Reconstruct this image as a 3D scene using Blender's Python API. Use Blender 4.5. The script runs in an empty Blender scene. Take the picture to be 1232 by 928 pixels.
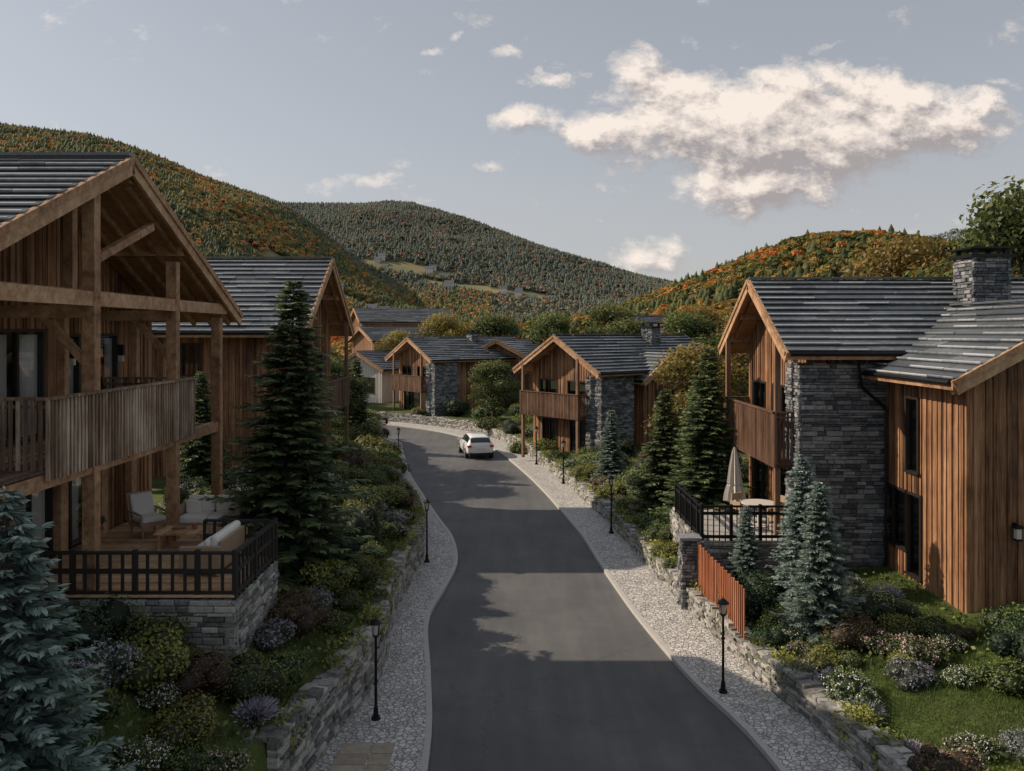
import bpy, math, random
import numpy as np
from mathutils import Vector
random.seed(7); rng=np.random.default_rng(7)
sc=bpy.context.scene
R_=random.random
def ru(a,b): return a+(b-a)*random.random()

# ------------------------------------------------------------------ materials
def newmat(name):
    m=bpy.data.materials.new(name); m.use_nodes=True
    nt=m.node_tree; nt.nodes.clear()
    out=nt.nodes.new('ShaderNodeOutputMaterial')
    return m,nt,out
def N(nt,t,**k):
    n=nt.nodes.new(t)
    for a,b in k.items():
        if a in n.inputs: n.inputs[a].default_value=b
        else: setattr(n,a,b)
    return n
def ramp(nt,stops,fac=None,interp='LINEAR'):
    r=nt.nodes.new('ShaderNodeValToRGB'); cr=r.color_ramp; cr.interpolation=interp
    while len(cr.elements)<len(stops): cr.elements.new(0.5)
    for e,(p,c) in zip(cr.elements,stops):
        e.position=p; e.color=(c[0],c[1],c[2],1)
    if fac is not None: nt.links.new(fac,r.inputs[0])
    return r
def coords(nt,scale=(1,1,1)):
    tc=nt.nodes.new('ShaderNodeTexCoord'); mp=nt.nodes.new('ShaderNodeMapping')
    mp.inputs['Scale'].default_value=scale
    nt.links.new(tc.outputs['Object'],mp.inputs['Vector']); return mp.outputs['Vector']
def noise(nt,scale,detail=4,rough=.55,vec=None):
    n=nt.nodes.new('ShaderNodeTexNoise'); n.inputs['Scale'].default_value=scale
    n.inputs['Detail'].default_value=detail; n.inputs['Roughness'].default_value=rough
    if vec is not None: nt.links.new(vec,n.inputs['Vector'])
    return n
def mixc(nt,fac,a,b,mode='MIX'):
    m=nt.nodes.new('ShaderNodeMix'); m.data_type='RGBA'; m.blend_type=mode
    if isinstance(fac,(int,float)): m.inputs[0].default_value=fac
    else: nt.links.new(fac,m.inputs[0])
    for i,x in ((6,a),(7,b)):
        if isinstance(x,(tuple,list)): m.inputs[i].default_value=(x[0],x[1],x[2],1)
        else: nt.links.new(x,m.inputs[i])
    return m.outputs[2]
def mth(nt,op,a,b=None,clamp=False):
    m=nt.nodes.new('ShaderNodeMath'); m.operation=op; m.use_clamp=clamp
    for i,x in ((0,a),(1,b)):
        if x is None: continue
        if isinstance(x,(int,float)): m.inputs[i].default_value=x
        else: nt.links.new(x,m.inputs[i])
    return m.outputs[0]
def tint(nt):
    a=nt.nodes.new('ShaderNodeAttribute'); a.attribute_name='tint'; return a.outputs['Fac']
def bump(nt,h,strength,dist):
    b=nt.nodes.new('ShaderNodeBump'); b.inputs['Strength'].default_value=strength
    b.inputs['Distance'].default_value=dist; nt.links.new(h,b.inputs['Height']); return b.outputs[0]
def finish(nt,out,col,rough=.7,nrm=None,metal=0,spec=.5,coat=0):
    p=nt.nodes.new('ShaderNodeBsdfPrincipled')
    if isinstance(col,(tuple,list)): p.inputs['Base Color'].default_value=(*col,1)
    else: nt.links.new(col,p.inputs['Base Color'])
    if isinstance(rough,(int,float)): p.inputs['Roughness'].default_value=rough
    else: nt.links.new(rough,p.inputs['Roughness'])
    p.inputs['Metallic'].default_value=metal
    p.inputs['Specular IOR Level'].default_value=spec
    p.inputs['Coat Weight'].default_value=coat
    if nrm is not None: nt.links.new(nrm,p.inputs['Normal'])
    nt.links.new(p.outputs[0],out.inputs[0]); return p

def wood(name,c0,c1,c2,axis='z',rough=.65,weather=.0):
    m,nt,out=newmat(name)
    s={'z':(22,22,.9),'x':(.7,14,14),'y':(14,.7,14),'n':(5,5,5)}[axis]
    v=coords(nt,s); n=noise(nt,1,7,.7,v)
    n2=noise(nt,.55,4,.6,coords(nt)); n3=noise(nt,1,3,.6,coords(nt,(5,5,.35)))
    t=mth(nt,'ADD',mth(nt,'MULTIPLY',tint(nt),.55),mth(nt,'MULTIPLY',mth(nt,'SUBTRACT',n.outputs[0],.5),1.7))
    t=mth(nt,'ADD',t,mth(nt,'MULTIPLY',mth(nt,'SUBTRACT',n2.outputs[0],.5),1.1))
    t=mth(nt,'ADD',t,mth(nt,'MULTIPLY',n3.outputs[0],.42))
    r=ramp(nt,[(.1,c0),(.5,c1),(.95,c2)],t); col=r.outputs[0]
    if weather:
        f=mth(nt,'MULTIPLY',mth(nt,'SUBTRACT',n3.outputs[0],.46,True),weather*6,True)
        col=mixc(nt,mth(nt,'MULTIPLY',f,.45),col,(.11,.08,.06))
    finish(nt,out,col,rough,bump(nt,n.outputs[0],.6,.012),spec=.3)
    return m
SIDING=wood('larch_siding',(.05,.023,.012),(.23,.112,.055),(.48,.265,.14),weather=.5)
BEAM=wood('timber_beam',(.15,.078,.044),(.36,.205,.112),(.56,.38,.23),'n',weather=.25)
SOFF=wood('soffit_planks',(.20,.10,.05),(.42,.22,.11),(.56,.33,.17),'x')
SLAT=wood('balcony_slats',(.07,.045,.034),(.24,.16,.11),(.62,.52,.42))
SLATD=wood('dark_balcony_slats',(.035,.019,.013),(.13,.07,.045),(.26,.16,.105))
DECKM=wood('deck_planks',(.30,.17,.09),(.52,.32,.18),(.66,.45,.28),'n')
REDF=wood('red_stained_wood',(.14,.04,.02),(.30,.10,.045),(.42,.17,.08))
PLAST=wood('plaster_wall',(.24,.215,.19),(.32,.29,.25),(.4,.36,.31),'n')
PLASTL=wood('white_plaster_wall',(.55,.52,.47),(.65,.61,.55),(.72,.68,.62),'n')
TERRA=wood('ochre_plaster',(.2,.11,.065),(.3,.165,.095),(.38,.22,.13),'n')

def mk_stone(name,a,b,c):
    m,nt,out=newmat(name)
    n=noise(nt,9,8,.7,coords(nt)); n2=noise(nt,1.2,3,.5,coords(nt))
    t=mth(nt,'ADD',mth(nt,'MULTIPLY',tint(nt),.7),mth(nt,'MULTIPLY',mth(nt,'SUBTRACT',n.outputs[0],.5),1.1)); t=mth(nt,'ADD',t,.15)
    r=ramp(nt,[(.1,a),(.5,b),(.95,c)],t)
    col=mixc(nt,mth(nt,'MULTIPLY',mth(nt,'SUBTRACT',n2.outputs[0],.45,True),2.0,True),r.outputs[0],(.16,.14,.10),'MIX')
    col=mixc(nt,.35,r.outputs[0],col)
    finish(nt,out,col,.85,bump(nt,n.outputs[0],1.0,.04),spec=.3); return m
STONE=mk_stone('dark_ledgestone',(.05,.055,.064),(.16,.17,.187),(.36,.365,.37))
STONE2=mk_stone('drystone_wall_stone',(.095,.096,.097),(.30,.293,.28),(.52,.51,.475))

def mk_roof():
    m,nt,out=newmat('slate_roof_tiles')
    n=noise(nt,6,6,.6,coords(nt)); n2=noise(nt,.8,4,.6,coords(nt))
    t=mth(nt,'ADD',mth(nt,'MULTIPLY',tint(nt),.8),mth(nt,'MULTIPLY',mth(nt,'SUBTRACT',n.outputs[0],.5),.5))
    t=mth(nt,'ADD',t,mth(nt,'MULTIPLY',mth(nt,'SUBTRACT',n2.outputs[0],.5),.4))
    r=ramp(nt,[(.0,(.035,.043,.052)),(.5,(.11,.124,.14)),(1,(.50,.515,.53))],t)
    finish(nt,out,r.outputs[0],.36,bump(nt,n.outputs[0],.4,.01),spec=.7); return m
ROOF=mk_roof()
def mk_asphalt():
    m,nt,out=newmat('asphalt')
    f=noise(nt,45,4,.75,coords(nt)); b=noise(nt,.35,6,.65,coords(nt)); s=noise(nt,1,5,.6,coords(nt,(2.2,.18,1)))
    t=mth(nt,'ADD',mth(nt,'MULTIPLY',f.outputs[0],.5),mth(nt,'MULTIPLY',b.outputs[0],.45))
    t=mth(nt,'ADD',t,mth(nt,'MULTIPLY',s.outputs[0],.3))
    r=ramp(nt,[(.42,(.058,.061,.068)),(.62,(.102,.104,.109)),(.82,(.165,.163,.16))],t)
    v=nt.nodes.new('ShaderNodeTexVoronoi'); v.feature='DISTANCE_TO_EDGE'; v.inputs['Scale'].default_value=.16
    w=noise(nt,1.3,5,.7,coords(nt)); 
    mx=nt.nodes.new('ShaderNodeVectorMath'); mx.operation='ADD'; nt.links.new(w.outputs['Color'],mx.inputs[0]); nt.links.new(coords(nt),mx.inputs[1])
    nt.links.new(mx.outputs[0],v.inputs['Vector'])
    cr=mth(nt,'LESS_THAN',v.outputs['Distance'],.002)
    col=mixc(nt,mth(nt,'MULTIPLY',cr,.4),r.outputs[0],(.03,.031,.033))
    finish(nt,out,col,.72,bump(nt,f.outputs[0],.7,.015),spec=.4); return m
ASPH=mk_asphalt()
def mk_cobble():
    m,nt,out=newmat('cobblestone_paving')
    v=nt.nodes.new('ShaderNodeTexVoronoi'); v.feature='DISTANCE_TO_EDGE'; v.inputs['Scale'].default_value=8.5
    c=nt.nodes.new('ShaderNodeTexVoronoi'); c.inputs['Scale'].default_value=8.5
    vec=coords(nt); nt.links.new(vec,v.inputs['Vector']); nt.links.new(vec,c.inputs['Vector'])
    b=noise(nt,.8,5,.6,coords(nt))
    sp=nt.nodes.new('ShaderNodeSeparateColor'); nt.links.new(c.outputs['Color'],sp.inputs[0])
    t=mth(nt,'ADD',mth(nt,'MULTIPLY',sp.outputs[0],.5),mth(nt,'MULTIPLY',b.outputs[0],.5))
    r=ramp(nt,[(.15,(.34,.335,.33)),(.8,(.68,.665,.64))],t)
    g=mth(nt,'MULTIPLY',v.outputs['Distance'],9,True)
    col=mixc(nt,g,(.16,.157,.15),r.outputs[0])
    finish(nt,out,col,.75,bump(nt,g,.8,.02)); return m
COB=mk_cobble()
def simple(name,col,rough=.5,metal=0,nz=.25,spec=.5,coat=0,scale=12):
    m,nt,out=newmat(name)
    n=noise(nt,scale,4,.6,coords(nt))
    c=mixc(nt,mth(nt,'MULTIPLY',n.outputs[0],nz*2),col,tuple(x*.45 for x in col))
    finish(nt,out,c,rough,None,metal,spec,coat); return m
KERB=simple('kerb_stone',(.5,.49,.47),.8)
METAL=simple('black_metal',(.018,.018,.02),.4,.6)
BLACKW=simple('black_stained_timber',(.022,.02,.02),.55)
FRAME=simple('dark_window_frame',(.02,.016,.014),.45)
DARK=simple('room_interior',(.16,.11,.075),.9)
FABRIC=simple('cream_fabric',(.82,.79,.74),.9,0,.05)
CANVAS=simple('parasol_canvas',(.56,.53,.49),.9,0,.15)
CURT=simple('curtain_fabric',(.82,.79,.74),.9,0,.05)
WICK=simple('wicker',(.5,.37,.24),.8,0,.5,scale=60)
LAMPG=simple('frosted_lamp_glass',(.6,.58,.5),.25)
PAINT=simple('white_car_paint',(.82,.83,.84),.25,0,.03,.5,1)
CGLASS=simple('car_glass',(.015,.018,.022),.06,0,0,.8)
TYRE=simple('tyre_rubber',(.02,.02,.02),.85)
RIM=simple('alloy_rim',(.45,.45,.46),.3,.9)
REDL=simple('tail_light',(.45,.015,.012),.2,0,0)
PLATE=simple('plate_white',(.7,.7,.66),.5,0,0)
POT=simple('terracotta_pot',(.3,.15,.09),.8)
BARK=wood('bark',(.03,.022,.016),(.075,.055,.04),(.14,.11,.085),'z',.9)
def mk_glass():
    m,nt,out=newmat('window_glass')
    tr=N(nt,'ShaderNodeBsdfTransparent'); tr.inputs[0].default_value=(.85,.88,.9,1)
    gl=N(nt,'ShaderNodeBsdfGlossy'); gl.inputs['Roughness'].default_value=.03
    f=N(nt,'ShaderNodeFresnel',IOR=1.8); mx=N(nt,'ShaderNodeMixShader')
    nt.links.new(mth(nt,'ADD',f.outputs[0],.08,True),mx.inputs[0]); nt.links.new(tr.outputs[0],mx.inputs[1]); nt.links.new(gl.outputs[0],mx.inputs[2])
    nt.links.new(mx.outputs[0],out.inputs[0]); return m
GLASS=mk_glass()
def foliage(name,stops,transl=.33,var=.35,rough=.55,gain=1.0):
    m,nt,out=newmat(name)
    stops=[(p,tuple(x*gain for x in c)) for p,c in stops]
    oi=nt.nodes.new('ShaderNodeObjectInfo')
    n=noise(nt,2.2,3,.6,coords(nt))
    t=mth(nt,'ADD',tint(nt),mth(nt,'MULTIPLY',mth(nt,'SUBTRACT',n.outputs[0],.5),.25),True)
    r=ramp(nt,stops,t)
    k=mth(nt,'ADD',1-var/2,mth(nt,'MULTIPLY',oi.outputs['Random'],var))
    h=nt.nodes.new('ShaderNodeHueSaturation'); nt.links.new(r.outputs[0],h.inputs['Color']); nt.links.new(k,h.inputs['Value'])
    nt.links.new(mth(nt,'ADD',.48,mth(nt,'MULTIPLY',oi.outputs['Random'],.035)),h.inputs['Hue'])
    p=finish(nt,out,h.outputs[0],rough,None,spec=.35)
    if transl>0:
        tl=nt.nodes.new('ShaderNodeBsdfTranslucent'); nt.links.new(h.outputs[0],tl.inputs[0])
        mx=nt.nodes.new('ShaderNodeMixShader'); mx.inputs[0].default_value=transl
        nt.links.new(p.outputs[0],mx.inputs[1]); nt.links.new(tl.outputs[0],mx.inputs[2]); nt.links.new(mx.outputs[0],out.inputs[0])
    return m
G=2.35
F_GREEN=foliage('shrub_leaves_green',[(0,(.008,.014,.005)),(.5,(.045,.064,.02)),(1,(.13,.155,.045))],gain=G)
F_YEL=foliage('shrub_leaves_yellowgreen',[(0,(.014,.018,.006)),(.5,(.088,.096,.024)),(1,(.21,.20,.05))],gain=G)
F_DARK=foliage('shrub_leaves_dark',[(0,(.005,.009,.005)),(.5,(.022,.038,.018)),(1,(.06,.09,.038))],gain=G)
F_LAV=foliage('lavender_leaves',[(0,(.02,.028,.018)),(.5,(.10,.115,.10)),(1,(.2,.19,.22))],gain=1.9)
F_BRONZE=foliage('heather_leaves',[(0,(.02,.014,.008)),(.5,(.11,.08,.04)),(1,(.25,.17,.09))],gain=1.9)
F_SPR=foliage('spruce_needles',[(0,(.006,.011,.007)),(.5,(.034,.05,.024)),(1,(.10,.12,.048))],.25,gain=2.4)
F_BLUE=foliage('blue_spruce_needles',[(0,(.014,.022,.02)),(.5,(.07,.10,.09)),(1,(.19,.24,.21))],.22,gain=1.85)
F_TREE=foliage('tree_leaves',[(0,(.01,.014,.005)),(.5,(.05,.066,.02)),(1,(.15,.155,.045))],.4,.5,gain=1.7)
F_GOLD=foliage('autumn_leaves',[(0,(.02,.018,.006)),(.5,(.11,.088,.022)),(1,(.26,.19,.05))],.4,.3,gain=1.6)
FL_PINK=simple('pink_petals',(.70,.45,.51),.7,0,.2)
FL_WHITE=simple('white_petals',(.8,.79,.78),.7,0,.1)
FL_PURP=simple('purple_petals',(.46,.42,.52),.7,0,.3)
F_GRASS=foliage('grass_blades',[(0,(.03,.05,.01)),(.5,(.07,.11,.025)),(1,(.13,.17,.045))],.35,0,gain=1.35)
FSTOPS=[(0,(.034,.044,.018)),(.3,(.066,.082,.028)),(.52,(.125,.128,.036)),(.70,(.215,.172,.045)),(.86,(.32,.18,.044)),(1,(.34,.13,.03))]
F_FOR=foliage('forest_foliage',[(p,(c[0]*1.6+.018,c[1]*1.55+.020,c[2]*1.5+.022)) for p,c in FSTOPS],.2,0,.8)  # slight aerial haze added to the leaf colours as a pale lift
F_HILL=foliage('valley_foliage',FSTOPS,.3,0,.8,gain=1.4)
F_FOR2=foliage('haze_tinted_forest_foliage',[(p,(c[0]*.75+.082,c[1]*.75+.097,c[2]*.7+.103)) for p,c in FSTOPS],.15,0,.9)  # aerial haze painted into the base colour: paler, bluer leaves, no volume
F_FOR3=foliage('far_haze_tinted_forest_foliage',[(p,(c[0]*.4+.17,c[1]*.4+.195,c[2]*.4+.22)) for p,c in FSTOPS],0,0,.9)  # strongest painted haze: farthest trees' base colour pushed towards pale blue

# ------------------------------------------------------------------ mesh helpers
def link(o,parent=None):
    sc.collection.objects.link(o)
    if parent is not None: o.parent=parent
    return o
def empty(name,loc=(0,0,0),rot=0):
    e=bpy.data.objects.new(name,None); e.empty_display_size=.3; e.location=loc; e.rotation_euler=(0,0,rot); return link(e)
class MB:
    def __init__(s): s.v=[];s.f=[];s.t=[];s.m=[]
    def hexa(s,p,t=.5,m=0):
        i=len(s.v); s.v+= [tuple(q) for q in p]; s.t+=[t]*8
        for f in ((3,2,1,0),(4,5,6,7),(0,1,5,4),(1,2,6,5),(2,3,7,6),(3,0,4,7)):
            s.f.append(tuple(i+k for k in f)); s.m.append(m)
    def box(s,x0,x1,y0,y1,z0,z1,t=.5,m=0):
        s.hexa([(x0,y0,z0),(x1,y0,z0),(x1,y1,z0),(x0,y1,z0),(x0,y0,z1),(x1,y0,z1),(x1,y1,z1),(x0,y1,z1)],t,m)
    def beam(s,p0,p1,w,h,t=.5,m=0,up=(0,0,1)):
        p0=Vector(p0);p1=Vector(p1); d=(p1-p0).normalized(); u=Vector(up)
        sd=d.cross(u)
        if sd.length<1e-3: sd=d.cross(Vector((0,1,0)))
        sd.normalize(); u=sd.cross(d).normalized(); a=sd*w/2; b=u*h/2
        s.hexa([p0-a-b,p0+a-b,p1+a-b,p1-a-b,p0-a+b,p0+a+b,p1+a+b,p1-a+b],t,m)
    def cyl(s,p0,p1,r0,r1,n=8,t=.5,m=0,cap=True):
        p0=Vector(p0);p1=Vector(p1); d=(p1-p0).normalized(); a=d.orthogonal().normalized(); b=d.cross(a)
        i=len(s.v)
        for p,r in ((p0,r0),(p1,r1)):
            for k in range(n):
                an=2*math.pi*k/n; s.v.append(tuple(p+(a*math.cos(an)+b*math.sin(an))*r)); s.t.append(t)
        for k in range(n):
            k2=(k+1)%n; s.f.append((i+k,i+k2,i+n+k2,i+n+k)); s.m.append(m)
        if cap:
            s.f.append(tuple(i+k for k in range(n-1,-1,-1))); s.m.append(m)
            s.f.append(tuple(i+n+k for k in range(n))); s.m.append(m)
    def quad(s,p,t=.5,m=0):
        i=len(s.v); s.v+=[tuple(q) for q in p]; s.t+=[t]*len(p); s.f.append(tuple(range(i,i+len(p)))); s.m.append(m)
    def obj(s,name,mats,parent=None,bevel=0,smooth=False):
        me=bpy.data.meshes.new(name); me.from_pydata(s.v,[],s.f)
        for x in mats: me.materials.append(x)
        me.polygons.foreach_set('material_index',s.m)
        a=me.attributes.new('tint','FLOAT','POINT'); a.data.foreach_set('value',s.t)
        if smooth: me.polygons.foreach_set('use_smooth',[True]*len(s.f))
        me.update(); o=bpy.data.objects.new(name,me); link(o,parent)
        if bevel:
            b=o.modifiers.new('bevel','BEVEL'); b.width=bevel; b.segments=3; b.limit_method='ANGLE'
        return o
def np_mesh(name,V,Fs,T,mats,mi=None,smooth=False):
    V=np.asarray(V,np.float32).reshape(-1,3); me=bpy.data.meshes.new(name)
    me.vertices.add(len(V)); me.vertices.foreach_set('co',V.ravel())
    if not isinstance(Fs,list): Fs=[Fs]
    li=np.concatenate([F.ravel() for F in Fs]); ls=[];off=0
    for F in Fs:
        n,k=F.shape; ls.append(off+np.arange(n)*k); off+=n*k
    ls=np.concatenate(ls)
    me.loops.add(len(li)); me.loops.foreach_set('vertex_index',li.astype(np.int32))
    me.polygons.add(len(ls)); me.polygons.foreach_set('loop_start',ls.astype(np.int32))
    for x in mats: me.materials.append(x)
    if mi is not None: me.polygons.foreach_set('material_index',np.asarray(mi,np.int32))
    if smooth: me.polygons.foreach_set('use_smooth',np.ones(len(ls),bool))
    me.update(calc_edges=True)
    a=me.attributes.new('tint','FLOAT','POINT'); a.data.foreach_set('value',np.asarray(T,np.float32).ravel())
    return me
def catmull(P,n):
    P=np.array(P,float); Q=np.vstack([2*P[0]-P[1],P,2*P[-1]-P[-2]]); out=[]
    for i in range(len(P)-1):
        p0,p1,p2,p3=Q[i:i+4]
        for k in range(n):
            t=k/n; out.append(.5*((2*p1)+(-p0+p2)*t+(2*p0-5*p1+4*p2-p3)*t*t+(-p0+3*p1-3*p2+p3)*t**3))
    out.append(P[-1]); return np.array(out)

# ------------------------------------------------------------------ road layout (metres)
L=[(-1.5,-8),(-1.5,6),(-1.57,15.5),(-1.9,19.5),(-2.35,23.5),(-2.1,26.5),(-1.92,29.5),(-2.35,33),(-3.1,36),(-4.3,41),(-5.9,48),(-7.3,56),(-8.5,62),(-11.5,66.5),(-16.5,69.5),(-24,71),(-40,72)]
R=[(5.6,-8),(5.5,6),(4.95,15.5),(4.18,19.5),(3.6,23.5),(3.3,26.5),(3.05,29.5),(2.8,33),(2.45,36),(1.7,42),(.5,49.5),(-1.2,57.5),(-3.8,64.5),(-7.5,70),(-13.5,75),(-22,77.5),(-40,78.5)]
LW=[(-5.4,-8),(-4.9,6),(-3.65,15.8),(-3.1,19.5),(-3.35,23.5),(-3.3,26.5),(-3.2,30),(-3.65,33.5),(-4.5,37),(-5.9,42),(-7.4,49),(-8.7,57),(-9.9,62.5),(-12.6,65.2),(-17,68),(-24,69.6),(-40,70.6)]
RW=[(7.6,-8),(7.3,6),(6.45,15.5),(5.7,19.5),(5.2,23.8),(4.85,26.8),(4.6,30),(4.3,33.3),(3.95,36.5),(3.1,42.7),(1.9,50.2),(.3,58.3),(-2.4,66),(-6.4,71.6),(-13,76.6),(-22,79),(-40,80)]
K=8
Lc,Rc,LWc,RWc=[catmull(p,K) for p in (L,R,LW,RW)]
def offset(P,d):
    T=np.gradient(P,axis=0); T/=np.linalg.norm(T,axis=1)[:,None]; Nn=np.stack([-T[:,1],T[:,0]],-1); return P+Nn*d
def polydist(px,py,P):
    d=np.full(px.shape,1e9)
    for a,b in zip(P[:-1],P[1:]):
        ab=b-a; t=np.clip(((px-a[0])*ab[0]+(py-a[1])*ab[1])/(ab@ab),0,1)
        d=np.minimum(d,np.hypot(px-a[0]-t*ab[0],py-a[1]-t*ab[1]))
    return d
POLY=np.vstack([offset(LWc,.24),offset(RWc,-.24)[::-1]])
def inside(px,py):
    r=np.zeros(px.shape,bool); n=len(POLY)
    for i in range(n):
        x1,y1=POLY[i]; x2,y2=POLY[(i+1)%n]
        if y1==y2: continue
        c=((y1>py)!=(y2>py))&(px<(x2-x1)*(py-y1)/(y2-y1)+x1); r^=c
    return r
def ss(x,a,b):
    t=np.clip((x-a)/(b-a),0,1); return t*t*(3-2*t)
def sn(x,y,s,k=0):
    return (np.sin(x/s+k)*np.cos(y/s*1.3+k*2)+.5*np.sin(x/s*2.3+y/s*1.7+k*3)+.3*np.cos(y/s*4.1-x/s*3.3+k))/1.8
AX=[-1500,-900,-524,-396,-345,-294,-243,-200,-158,-98,-20]; AH=[210,225,207,190,175,154,133,102,68,28,0]
BX=[-2500,-429,-324,-219,-174,-84,6,96,186,253,351,500,2500]; BH=[225,228,222,232,230,204,172,140,108,88,66,45,40]
CX=[-200,-60,2,38,56,74,110,146,173,195,213,231,277,500,1500]; CH=[2,5,7,12,16,23,36,52,54,50,43,40,43,55,60]
DX=[300,700,948,1050,1148,1400,2500]; DH=[0,120,215,240,225,190,220]
def hills(x,y):
    def prof(y,y0,y1,back): return np.where(y<y1,ss(y,y0,y1),1-.4*ss(y,y1,y1+back))
    A=np.interp(x,AX,AH)*prof(y,260,850,600)**.9
    B=np.interp(x,BX,BH)*prof(y,600,1500,900)
    C=np.interp(x,CX,CH)*prof(y,130,450,400)
    D=np.interp(x,DX,DH)*prof(y,1100,2000,900)
    h=np.maximum(np.maximum(A,B),np.maximum(C,D))
    h=h+ss(y,150,600)*sn(x,y,90,1)*5+ss(y,500,1200)*(sn(x,y,160,2)*7+sn(x,y,60,6)*4)
    return h
def terrain(x,y,base=0):
    x=np.atleast_1d(np.asarray(x,float)); y=np.atleast_1d(np.asarray(y,float))
    near=(y<130)&(np.abs(x)<80)
    dL=np.full(x.shape,80.); dR=np.full(x.shape,80.)
    dL[near]=polydist(x[near],y[near],LWc); dR[near]=polydist(x[near],y[near],RWc)
    ins=np.zeros(x.shape,bool); ins[near]=inside(x[near],y[near])
    far=ss(y,50,68)
    hl=(1.12+np.minimum(.5*dL,1.35))*(1-far)+far*(1.3)+.05*sn(x,y,1.3)
    hr=(.52+np.minimum(.13*dR,.9)+.4*ss(x,10,14)*(1-ss(y,22,28)))*(1-far)+far*np.minimum(.5+.1*dR,1.0)+.04*sn(x,y,1.5)
    left=dL<dR
    left=np.where(near,left,x<0)
    h=np.where(left,hl,hr)
    h=np.where(ins,-.15,h)
    return h+hills(x,y)
def gh(x,y): return float(terrain([x],[y])[0])
def clearing(x,y):
    m=np.zeros(np.shape(x))
    for cx,cy,rx,ry in ((-165,640,40,24),(-120,500,60,22),(-95,640,50,25),(15,560,50,35),(-125,965,70,18),(15,910,85,18),(-60,930,50,12),(40,700,60,45),(20,300,25,30)):
        m=np.maximum(m,1-((x-cx)/rx)**2-((y-cy)/ry)**2+.6*sn(x,y,11,3))
    return np.clip(m*4,0,1)

# ground sheet
def axis(segs):
    o=[]
    for a,b,n in segs: o+=list(np.linspace(a,b,n,endpoint=False))
    o.append(segs[-1][1]); return np.array(o)
gx=axis([(-3500,-800,18),(-800,-120,70),(-120,-30,45),(-30,-14,32),(-14,10,110),(10,30,40),(30,150,48),(150,800,50),(800,3500,20)])
gy=axis([(-60,0,20),(0,9,12),(9,66,230),(66,90,48),(90,200,45),(200,1250,140),(1250,2200,60),(2200,4500,12)])
X,Y=np.meshgrid(gx,gy); Z=terrain(X.ravel(),Y.ravel())
nx=len(gx);ny=len(gy); idx=np.arange(nx*ny).reshape(ny,nx)
F=np.stack([idx[:-1,:-1],idx[:-1,1:],idx[1:,1:],idx[1:,:-1]],-1).reshape(-1,4)
gm,nt,out=newmat('ground_grass_soil')
n1=noise(nt,.9,6,.65,coords(nt)); n2=noise(nt,14,5,.7,coords(nt)); n3=noise(nt,.02,6,.6,coords(nt))
gr=ramp(nt,[(.3,(.055,.042,.024)),(.45,(.06,.075,.024)),(.62,(.09,.13,.034)),(.8,(.14,.17,.05))],mth(nt,'ADD',mth(nt,'MULTIPLY',n1.outputs[0],.7),mth(nt,'MULTIPLY',n2.outputs[0],.3)))
me_=ramp(nt,[(.3,(.17,.165,.08)),(.6,(.25,.22,.12)),(.8,(.33,.27,.17))],n3.outputs[0])
sepx=nt.nodes.new('ShaderNodeSeparateXYZ'); nt.links.new(coords(nt),sepx.inputs[0])
fl=ramp(nt,[(.3,(.075,.08,.042)),(.7,(.105,.105,.052))],n3.outputs[0])
farm=mth(nt,'MULTIPLY',mth(nt,'SUBTRACT',sepx.outputs[1],110),.02,True)
c=mixc(nt,farm,gr.outputs[0],fl.outputs[0]); c=mixc(nt,tint(nt),c,me_.outputs[0])
finish(nt,out,c,.95,bump(nt,n2.outputs[0],.6,.05),spec=.2)
me=np_mesh('ground',np.stack([X.ravel(),Y.ravel(),Z],-1),F,clearing(X.ravel(),Y.ravel()),[gm],smooth=True)
link(bpy.data.objects.new('ground',me))

# road + pavements + kerbs
def ribbon(name,A,B,z,mat,nsub=1):
    n=len(A); V=[];F=[]
    for k in range(nsub+1):
        t=k/nsub; V.append(np.column_stack([A*(1-t)+B*t,np.full(n,z)]))
    V=np.vstack(V); i=np.arange(n-1)
    F=np.vstack([np.stack([k*n+i,(k+1)*n+i,(k+1)*n+i+1,k*n+i+1],-1) for k in range(nsub)])
    return link(bpy.data.objects.new(name,np_mesh(name,V,F,np.full(len(V),.5),[mat])))
ribbon('road',Lc,Rc,0.0,ASPH,4)
def resample(P,step):
    s=np.r_[0,np.cumsum(np.linalg.norm(np.diff(P,axis=0),axis=1))]; n=int(s[-1]/step); q=np.linspace(0,s[-1],n+1)
    return np.stack([np.interp(q,s,P[:,0]),np.interp(q,s,P[:,1])],-1)
ribbon('pavement',offset(LWc,.15),offset(Lc,.1),.10,COB,3)
ribbon('pavement',offset(Rc,-.1),offset(RWc,-.15),.10,COB,3)
B=MB()
for P,sg in ((Lc,1),(Rc,-1)):
    Q=resample(P,.8); Q2=offset(Q,.13*sg)
    for i in range(len(Q)-1):
        if Q[i][1]<5: continue
        a=Q[i]+(Q[i+1]-Q[i])*.008; b=Q[i+1]; c2=Q2[i+1]; d=Q2[i]+(Q2[i+1]-Q2[i])*.008
        z=.112+ru(-.003,.003); q=[d,c2,b,a] if sg<0 else [a,b,c2,d]
        B.hexa([(p[0],p[1],-.05) for p in q]+[(p[0],p[1],z) for p in q],R_())
B.obj('kerb',[KERB])
B=MB()
for j in range(9):
    y=12.6+j*.42
    for x0,x1 in ((-3.35,-2.75),(-2.72,-2.3)):
        B.box(x0+ru(-.02,.02),x1,y,y+.40,.08,.118+ru(0,.006),R_())
B.obj('stone_slab_path',[wood('sandstone',(.26,.22,.17),(.34,.29,.23),(.42,.37,.3),'n',.85)],bevel=.01)

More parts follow.
